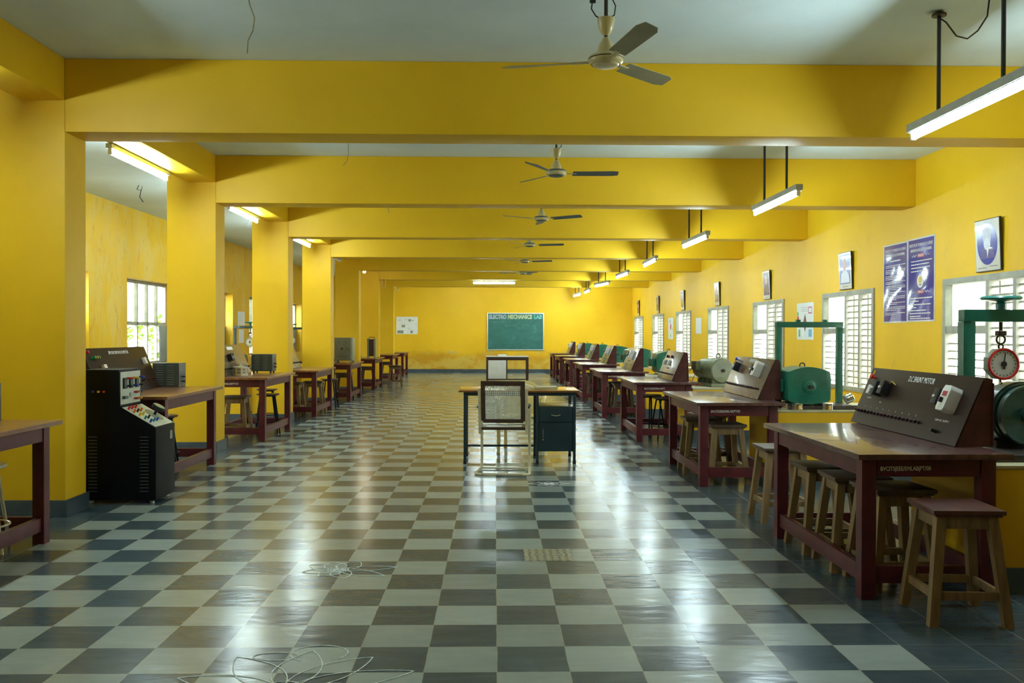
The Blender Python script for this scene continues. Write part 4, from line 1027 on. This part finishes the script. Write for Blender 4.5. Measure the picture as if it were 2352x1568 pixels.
# books on desk
def book(label, loc, rz, w, d, h, cover, pages='paper_cream'):
    t = thing('ledger_book', label, 'book', loc, R(rz), 'books on the office desk')
    B(-w/2+.004, w/2-.004, -d/2+.004, d/2-.004, .003, h-.003, .001).build('pages', pages, t)
    m = MB(); m.box(-w/2, w/2, -d/2, d/2, 0, .0028); m.box(-w/2, w/2, -d/2, d/2, h-.0028, h); m.box(-w/2, -w/2+.003, -d/2, d/2, .0028, h-.0028)
    m.build('cover', cover, t)
M['olive'] = paint('olive_cover', (0.30, 0.34, 0.05), 0.5)
book('olive green ledger lying at the bottom of the desk pile', (.58, 9.93, .8005), -6, .25, .19, .018, 'olive')
book('thin ledger lying on top of the desk pile', (.575, 9.92, .819), 8, .23, .18, .012, 'paper_cream')
m = MB(); m.prism([(-.15, 0), (-.15, .018), (-.05, .045), (.06, .05), (.13, .02), (.15, .004), (.15, 0)], -.10, .12, 'y', .002)
tag(m.build('paper_bundle', 'paper_cream', loc=(.30, 10.0, .8005)), 'cream bundle of papers left of the desk books', 'papers')

# cane chair seen from behind
t = thing('cane_chair', 'cream tubular armchair with dark wood and cane back, in front of the desk', 'chair', (.095, 9.12, 0), R(-5))
def arc(pts): return pts
for s in (-1, 1):
    x = s*.245; xs = s*.235
    MB().tube([(s*.20, -.205, .013), (s*.235, -.197, .013), (s*.262, -.175, .013), (s*.27, -.14, .013), (s*.262, .0, .013), (s*.255, .20, .013), (s*.252, .245, .022), (s*.250, .265, .05), (s*.250, .265, .12), (s*.250, .26, .45), (s*.250, .25, .58), (s*.250, .22, .635), (s*.250, .16, .655), (s*.248, .0, .652), (s*.243, -.10, .645)], .0145, 10).build('side_tube', 'cream_enamel', t)
    MB().bar((s*.236, -.055, .40), (s*.236, -.135, .86), .032, h=.010).build('back_rail', 'cream_enamel', t)
    MB().tube([(s*.252, -.08, .672), (s*.252, .02, .679), (s*.252, .14, .679), (s*.252, .19, .670)], .016, 10).build('armrest', 'black', t)
MB().cyl((-.20, -.205, .013), (.20, -.205, .013), .0125, seg=10).build('rear_tube', 'cream_enamel', t)
MB().cyl((-.24, .21, .014), (.24, .21, .014), .010, seg=8).build('cross_tube', 'cream_enamel', t)
# back: wooden frame with cane
bo = Vector((0, -.075, .515)); bu = Vector((1, 0, 0)); bv = Vector((0, -.165, .93)).normalized(); bm_ = basis(bo, bu, bv)
HB2 = .43
m = MB()
m.box(-.222, .222, HB2-.048, HB2, -.013, .013, .005, mx=bm_); m.box(-.205, .205, 0, .038, -.013, .013, .005, mx=bm_)
m.box(-.222, -.178, .02, HB2-.04, -.0125, .0125, .004, mx=bm_); m.box(.178, .222, .02, HB2-.04, -.0125, .0125, .004, mx=bm_)
m.build('back_frame', 'chair_wood', t)
def cane(mx, w, h, p, nm):
    m = MB(); nx, ny = int(w/p), int(h/p)
    for i in range(nx+1):
        x = -w/2+w*i/nx; m.box(x-p*.24, x+p*.24, 0, h, .0, .0010, mx=mx)
    for j in range(ny+1):
        y = h*j/ny; m.box(-w/2, w/2, y-p*.24, y+p*.24, .0012, .0022, mx=mx)
    k = -int(h/p)
    while k < nx:                                               # one diagonal set each way
        x0 = -w/2+k*w/nx; a = Vector((max(x0, -w/2), max(0, -w/2-x0))); b = Vector((min(x0+h, w/2), min(h, w/2-x0)))
        if (b-a).length > .01 and a.x < w/2:
            for sgn in (1, -1):
                m.bar(mx @ Vector((sgn*a.x, a.y, .003)), mx @ Vector((sgn*b.x, b.y, .003)), p*.20, h=.0008)
        k += 1
    return m.build(nm, 'cane', t)
cane(basis(bo+bv*.036, bu, bv), .362, .352, .0185, 'back_cane')
so = Vector((0, -.06, .455))
m = MB(); m.box(-.222, .222, -.075, -.035, .440, .470, .004); m.box(-.222, .222, .20, .245, .440, .470, .004)
m.box(-.222, -.18, -.035, .20, .441, .469, .004); m.box(.18, .222, -.035, .20, .441, .469, .004); m.build('seat_frame', 'chair_wood', t)
cane(basis(Vector((0, -.037, .462)), (1, 0, 0), (0, 1, 0)),   .364, .24, .0185, 'seat_cane')
m = MB().cyl((-.2625, -.07, .665), (-.285, -.07, .668), .012).build('arm_screw', 'chrome', t)

# plastic armchair beyond desk
t = thing('plastic_chair', 'cream-yellow plastic armchair on the far side of the desk', 'chair', (.33, 10.86, 0), R(-8))
P = 'plastic_chair'
m = MB(); m.prism([(-.22, -.22), (.22, -.22), (.235, .0), (.20, .22), (-.20, .22), (-.235, 0)], .405, .43, 'z', .008); m.build('seat', P, t)
m = MB(); pts = []
n = 12
for i in range(n+1):
    a = i/n; x = -.215+.43*a; pts.append((x, .21+.06*math.sin(a*math.pi)))
prev = None
for i in range(n+1):
    a = i/n; x = -.215+.43*a; yb = .20+.05*math.sin(a*math.pi); zt = .70+.13*math.sin(a*math.pi)**.6
    quad = [m.bm.verts.new((x, yb, .40)), m.bm.verts.new((x*.97, yb+.10, zt)), m.bm.verts.new((x*.97, yb+.112, zt)), m.bm.verts.new((x, yb+.012, .40))]
    if prev:
        for j in range(4): m.bm.faces.new((prev[j], quad[j], quad[(j+1) % 4], prev[(j+1) % 4]))
    else: m.bm.faces.new(quad)
    prev = quad
m.bm.faces.new(prev[::-1]); m.build('backrest', P, t)
for s in (-1, 1):
    MB().tube([(s*.235, .24, .62), (s*.27, .12, .645), (s*.28, -.05, .645), (s*.275, -.17, .62), (s*.265, -.215, .56)], .022, 10).build('armrest', P, t)
    MB().leg(s*.25, -.235, s*.25, -.21, 0, .56, .035, .05).build('leg', P, t)
    MB().leg(s*.235, .30, s*.22, .235, 0, .62, .035, .045).build('leg', P, t)

# teacher's table at the far end
t = thing('demonstration_table', 'brown framed table with white front board, below the blackboard', 'table', (.37, 26.35, 0))
B(-.62, .62, -.38, .38, .745, .765, .003).build('tabletop', 'white', t)
for sx in (-1, 1):
    for sy in (-1, 1): B(sx*.585-.028, sx*.585+.028, sy*.34-.028, sy*.34+.028, 0, .7445, .003).build('leg', 'chair_wood', t)
m = MB(); m.box(-.556, .556, -.36, -.335, .65, .7445, .002); m.box(-.556, .556, .335, .36, .65, .7445, .002); m.box(-.556, .556, -.36, -.335, .08, .115, .002); m.box(-.035, .0, -.366, -.33, .1155, .6495); m.build('frame', 'chair_wood', t)
B(-.556, -.036, -.364, -.350, .116, .6495, .002).build('front_board', 'white', t)
tag(B(-.12, .12, -.08, .08, 0, .05, .004).build('paper_stack', 'paper', loc=(.22, 26.25, .7655)), 'white stack of papers on the far table', 'papers')

# ================================================================== wall things
t = thing('blackboard', 'green chalkboard in an aluminium frame on the far wall', 'blackboard', (.757, XB-.004, 1.50))
BW, BH = 1.0, .645
B(-BW, BW, -.022, -.004, -BH, BH).build('writing_surface', 'chalkboard', t)
m = MB(); f = .035
m.box(-BW-f, BW+f, -.035, 0, BH+.0005, BH+f, .003); m.box(-BW-f, BW+f, -.035, 0, -BH-f, -BH-.0005, .003); m.box(-BW-f, -BW-.0005, -.035, 0, -BH, BH, .003); m.box(BW+.0005, BW+f, -.035, 0, -BH, BH, .003)
m.build('frame', 'alu', t)
for s, x, w, c in (('ELECTRO', -.97, .64, 'chalk_purple'), ('MECHANICS', -.28, .88, 'chalk_yellow'), ('LAB', .67, .30, 'chalk_cyan')):
    text(s, .20, basis((x, -.0225, BH-.175), (1, 0, 0), (0, 0, 1)), c, t, 'chalk_writing', width=w, bold=.012)
m = MB()
for (x, z, w) in ((-.85, .33, .2), (-.55, .33, .12), (-.40, .20, .22), (-.10, .21, .1), (.20, .22, .3), (.60, .20, .15), (.1, .12, .2)):
    q = x
    while q < x+w: m.box(q, q+.018, -.0232, -.0225, z+random.uniform(-.01, .01), z+random.uniform(.015, .05)); q += .028
m.build('faint_chalk', paint('faint_chalk', (0.07, 0.24, 0.22), 0.8), t)

def wall_sheet(name, y0, y1, z0, z1, label, cat, mat, group=None, thick=.003, x=XW):
    """thin sheet on the right wall; local u runs from far (viewer's left) to near"""
    t = thing(name, label, cat, (x-.0008, (y0+y1)/2, (z0+z1)/2), 0, group)
    w, h = y1-y0, z1-z0
    B(-thick, 0, -w/2, w/2, -h/2, h/2).build('sheet', mat, t)
    mx = basis((-thick-.0006, 0, 0), (0, -1, 0), (0, 0, 1))
    return t, w, h, mx
def bars(m, mx, x0, x1, z, h, fill=1.0, wl=.03):
    q = x0
    while q < x0+(x1-x0)*fill:
        l_ = random.uniform(.5, 1.6)*wl; m.box(q, min(q+l_, x1), z, z+h, 0, .0005, mx=mx); q += l_+wl*.3
# two blue laminated posters
t, w, h, mx = wall_sheet('blue_poster', 10.815, 11.485, 1.562, 2.553, 'blue laminated poster of small white text, left of the pair', 'poster', 'poster_white', 'pair of blue laminated posters')
B(-w/2+.018, w/2-.018, -h/2+.018, h/2-.018, 0, .0006, mx=mx).build('blue_field', 'poster_blue', t)
mx2 = mx @ Matrix.Translation((0, 0, .001))
text('INSTITUTE OF TECHNOLOGY & SCIENCE', .05, mx2 @ Matrix.Translation((-.29, .395, 0)), 'mark', t, width=.58)
text('DEPARTMENT OF ELECTRICAL & ELECTRONICS ENGINEERING', .045, mx2 @ Matrix.Translation((-.26, .335, 0)), 'mark', t, width=.52)
m = MB(); z = .27
bars(m, mx2, -.15, .15, z, .018); z -= .05
for k, nl in enumerate((2, 3, 3, 2, 3, 2, 3, 2, 3, 2)):
    for j in range(nl): bars(m, mx2, -.27, .28 if j < nl-1 else .05, z, .009); z -= .0205
    z -= .014
m.build('printed_lines', 'mark', t)
t, w, h, mx = wall_sheet('blue_poster', 10.14, 10.808, 1.568, 2.560, 'blue laminated poster with round crest and red banners, right of the pair', 'poster', 'poster_white', 'pair of blue laminated posters')
B(-w/2+.018, w/2-.018, -h/2+.018, h/2-.018, 0, .0006, mx=mx).build('blue_field', 'poster_blue', t)
mx2 = mx @ Matrix.Translation((0, 0, .001))
text('INSTITUTE OF TECHNOLOGY & SCIENCE', .05, mx2 @ Matrix.Translation((-.29, .395, 0)), 'mark', t, width=.58)
text('DEPARTMENT OF ELECTRICAL & ELECTRONICS ENGINEERING', .045, mx2 @ Matrix.Translation((-.26, .335, 0)), 'mark', t, width=.52)
for z, s in ((.275, 'VISION'), (-.155, 'MISSION')):
    B(-.08, .08, z-.012, z+.03, 0, .0006, mx=mx2).build('red_banner', 'print_red', t)
    text(s, .03, mx2 @ Matrix.Translation((-.06, z, .0008)), 'mark', t, width=.12)
    for sg in (-1, 1): MB().tube([mx2 @ Vector((sg*(.10+.012*i), z+.01+.012*math.sin(i*1.3), .001)) for i in range(11)], .003, 5).build('scroll_ornament', 'mark', t)
m = MB()
for i, (z, e) in enumerate(((.215, .27), (.175, .20), (.135, .22), (.095, .12))): bars(m, mx2, -.24, e, z, .012)
for i, (z, e) in enumerate(((-.225, .28), (-.26, -.05), (-.30, .25), (-.335, -.1), (-.37, .15), (-.405, .25), (-.44, 0), (-.465, .24))): bars(m, mx2, -.27, e, z, .013)
m.build('printed_lines', 'mark', t)
o = MB().lathe([(0, 0), (.078, 0), (.078, .0008), (0, .0008)], 32, mx2 @ Matrix.Translation((-.01, -.02, 0))).build('crest', 'white', t)
MB().lathe([(.030, 0), (.046, 0), (.046, .0005), (.03, .0005)], 24, mx2 @ Matrix.Translation((-.01, -.005, .001))).build('crest_ring', 'yellow_p', t)
MB().prism([(-.012, -.03), (.012, -.03), (.008, 0), (.014, .03), (-.014, .03), (-.008, 0)], 0, .0006, 'z', mx=mx2 @ Matrix.Translation((-.01, -.005, .001))).build('crest_lamp', 'brass', t)
B(-.03, .03, -.068, -.056, 0, .0006, mx=mx2 @ Matrix.Translation((-.01, 0, .001))).build('crest_scroll', 'grey_box', t)
# coloured home-made posters and papers
t, w, h, mx = wall_sheet('student_chart', 14.02, 14.80, 1.33, 1.925, 'white hand-made chart with coloured shapes, between two right windows', 'poster', 'paper')
def shp(kind, x, z, s, col, nm='coloured_shape'):
    mm = mx @ Matrix.Translation((x, z, 0))
    if kind == 'c': MB().lathe([(0, 0), (s, 0), (s, .001), (0, .001)], 20, mm).build(nm, col, t)
    else: MB().prism([(-s*.6, 0), (0, -s*1.4), (s*.6, 0), (0, s)], 0, .001, 'z', mx=mm).build(nm, col, t)
M['pink'] = paint('pink_print', (0.55, 0.08, 0.22), 0.5); M['brownp'] = paint('brown_print', (0.20, 0.06, 0.05), 0.5); M['ltgreen'] = paint('green_print', (0.16, 0.50, 0.12), 0.5); M['ltblue'] = paint('blue_print', (0.15, 0.40, 0.62), 0.5)
shp('c', -.33, .04, .05, 'red'); shp('c', -.34, .12, .04, 'ltgreen'); shp('d', 0, .0, .12, 'brownp'); shp('d', .0, -.09, .06, 'pink'); shp('c', -.3, -.05, .035, 'ltgreen')
B(.15, .32, .12, .23, 0, .001, mx=mx).build('coloured_shape', 'pink', t); B(.18, .30, .14, .21, .001, .002, mx=mx).build('coloured_shape', 'paper', t); B(.17, .32, -.25, -.13, 0, .001, mx=mx).build('coloured_shape', 'ltblue', t)
B(-.30, -.22, -.25, -.13, 0, .001, mx=mx).build('coloured_shape', 'ltgreen', t)
m = MB()
for z in (.22, .19, .16): bars(m, mx, -.18, .12, z, .008)
m.build('printed_lines', 'grey_light', t)
t, w, h, mx = wall_sheet('paper_notice', 21.68, 22.28, 1.43, 1.82, 'plain pale notice between the far right windows', 'notice', 'paper')
t, w, h, mx = wall_sheet('student_chart', 25.12, 25.84, 1.275, 1.885, 'narrow white chart with pink and green dots on the far right wall', 'poster', 'paper')
shp('c', 0, .05, .09, 'pink'); shp('c', .24, .0, .06, 'yellow_p'); shp('c', .0, -.2, .05, 'ltgreen'); shp('c', -.1, .2, .06, 'ltblue')
# far wall chart
t = thing('wall_chart', 'white chart with small pictures on the far wall', 'poster', (-3.185, XB-.0015, 1.715))
B(-.39, .39, -.003, 0, -.315, .315).build('sheet', 'paper', t)
m = MB()
for (x, z, w_, h_) in ((.05, .14, .09, .09), (.18, .16, .04, .04), (-.20, -.07, .13, .09), (-.35, -.29, .22, .11), (.12, -.28, .09, .09)): m.box(x, x+w_, -.0045, -.0035, z, z+h_)
m.build('picture', 'grey_light', t)
m = MB()
for (x, z) in ((-.33, .2), (-.33, .17), (-.1, .2), (.0, -.1), (.03, -.15), (.25, .05)): m.box(x, x+.12, -.0045, -.0035, z, z+.008)
m.build('printed_lines', 'grey_light', t)
# notices on the left aisle wall
def left_sheet(y0, y1, z0, z1, label):
    tag(B(0, .003, y0, y1, z0, z1).build('paper_notice', 'paper', loc=(XL+.001, 0, 0)), label, 'notice')
left_sheet(21.35, 21.95, 1.60, 1.93, 'white notice high on the left aisle wall'); left_sheet(21.45, 21.85, 1.18, 1.50, 'white notice low on the left aisle wall')

# framed portraits over the right windows
def portrait(y, z0, w, h, style, label, tilt=3.5):
    t = thing('framed_portrait', label, 'picture', (XW-.002, y, z0), 0, 'framed portraits over the right windows')
    t.rotation_euler = (0, R(-tilt), 0)
    B(-.022, -.002, -w/2, w/2, 0, h, .002).build('frame', 'black', t)
    B(-.0245, -.0225, -w/2+.008, w/2-.008, .008, h-.008).build('mat', 'print_mat', t)
    mx = basis((-.025, 0, h*.53), (0, -1, 0), (0, 0, 1)); k = w/.46
    E = lambda cx, cz, rx, rz, z, mat, nm: MB().lathe([(0, 0), (1, 0), (1, 1), (0, 1)], 28, mx @ Matrix.Translation((cx*k, cz*k, z)) @ Matrix.Diagonal((rx*k, rz*k, .0006, 1))).build(nm, mat, t)
    if style == 0:
        E(0, 0, .185, .215, 0, 'print_blue', 'oval_ground'); E(0, .06, .072, .088, .0008, 'print_pale', 'face'); E(0, .11, .085, .06, .0006, 'hair_white', 'hair'); E(0, -.005, .062, .06, .0010, 'hair_white', 'beard'); 
        MB().prism([(-.14, -.15), (.14, -.15), (.10, -.05), (.04, -.02), (-.04, -.02), (-.10, -.05)], 0, .0006, 'z', mx=mx @ Matrix.Translation((0, 0, .0007))).build('coat', 'print_violet', t)
        MB().prism([(0, -.14), (.03, -.05), (-.01, -.04)], 0, .0006, 'z', mx=mx @ Matrix.Translation((0, 0, .0014))).build('shirt', 'mark', t)
        m = MB(); bars(m, mx, -.18*k, -.02*k, -.245*k, .008); bars(m, mx, .03*k, .18*k, -.235*k, .008); m.build('caption', 'grey_box', t)
    else:
        g = {1: 'print_mid', 2: 'print_violet', 3: 'print_violet', 4: 'print_mid', 5: 'print_dark', 6: 'brownp'}[style]
        B(-w*.40, w*.40, -h*.38, h*.40, 0, .0007, mx=mx).build('picture_ground', g, t)
        E(0, .07, .065, .085, .0010, 'skin', 'face'); E(0, .125, .068, .045, .0008, 'hair_white' if style in (1, 2, 4) else 'print_dark', 'hair')
        MB().prism([(-.16*k, -.185*k), (.16*k, -.185*k), (.13*k, -.06*k), (.04*k, -.01*k), (-.04*k, -.01*k), (-.13*k, -.06*k)], 0, .0006, 'z', mx=mx @ Matrix.Translation((0, 0, .0009))).build('coat', 'hair_white' if style == 1 else 'print_dark', t)
        m = MB(); bars(m, mx, -.1*k, .1*k, -h*.46, .008); m.build('caption', 'grey_box', t)
PY = [8.99, 12.68, 16.38, 20.05, 23.75, 27.4, 31.1]
PD = ['portrait in a blue oval on white, nearest the camera', 'portrait of a white-haired man on light blue, second from the camera', 'portrait on dark violet with wide mat, third from the camera', 'small portrait on violet over the fourth right window',
      'shiny bluish portrait over the fifth right window', 'dark portrait over the sixth right window', 'brownish portrait over the farthest right window']
for i, y in enumerate(PY): portrait(y, 2.055, .46 if i < 2 else .42, .53, i, 'framed '+PD[i], 2.5)

# ================================================================== chalk drawings on the floor
def rangoli(cx, cy, s, petals, label, extra=()):
    m = MB(); z = .0012
    def stroke(pts, w=.008):
        m.tube([(cx+p[0]*s, cy+p[1]*s, z) for p in pts], w*.5, 4)
    for (a, L, b) in petals:
        for sg in (-1, 1):
            pts = []
            for i in range(13):
                f = i/12; r = L*f; o = sg*b*math.sin(f*math.pi)**.8*(1-.3*f); aa = R(a)
                pts.append((r*math.cos(aa)-o*math.sin(aa), r*math.sin(aa)+o*math.cos(aa)))
            stroke(pts)
    for k in range(3): stroke([((.1+.06*k)*math.cos(t_), (.1+.06*k)*math.sin(t_)) for t_ in [2*math.pi*i/20 for i in range(21)]])
    for e in extra: stroke(e)
    for v in m.bm.verts: v.co.z = z + (v.co.z-z)*.25
    tag(m.build('chalk_drawing', 'chalk'), label, 'drawing', 'chalk flower drawings on the floor')
rangoli(-.93, 5.36, .28, [(10, 1.25, .22), (-25, 1.15, .25), (60, .75, .3), (110, .7, .28), (150, .8, .26), (195, .75, .24), (-70, .7, .26), (240, .6, .25)], 'chalk flower on the floor tiles left of the patterned tile')
rangoli(-.84, 3.56, .36, [(20, 1.5, .28), (48, 1.3, .30), (85, 1.2, .32), (128, 1.25, .30), (165, 1.3, .26), (-10, 1.4, .3), (200, 1.1, .3), (250, .9, .3), (300, .9, .3)], 'large chalk flower at the bottom edge of the view',
        [[(.2+.35*math.cos(R(a)), 1.1+.28*math.sin(R(a))) for a in range(-40, 250, 20)], [(-.3+.28*math.cos(R(a)), 1.0+.13*math.sin(R(a))) for a in range(20, 330, 20)]])
rangoli(.515, 8.43, .20, [(5, 1.0, .25), (175, 1.0, .25), (40, .7, .2), (140, .7, .2), (-40, .7, .2), (220, .7, .2), (90, .6, .25), (270, .6, .25)], 'small faint chalk flower on the floor beside the cane chair')
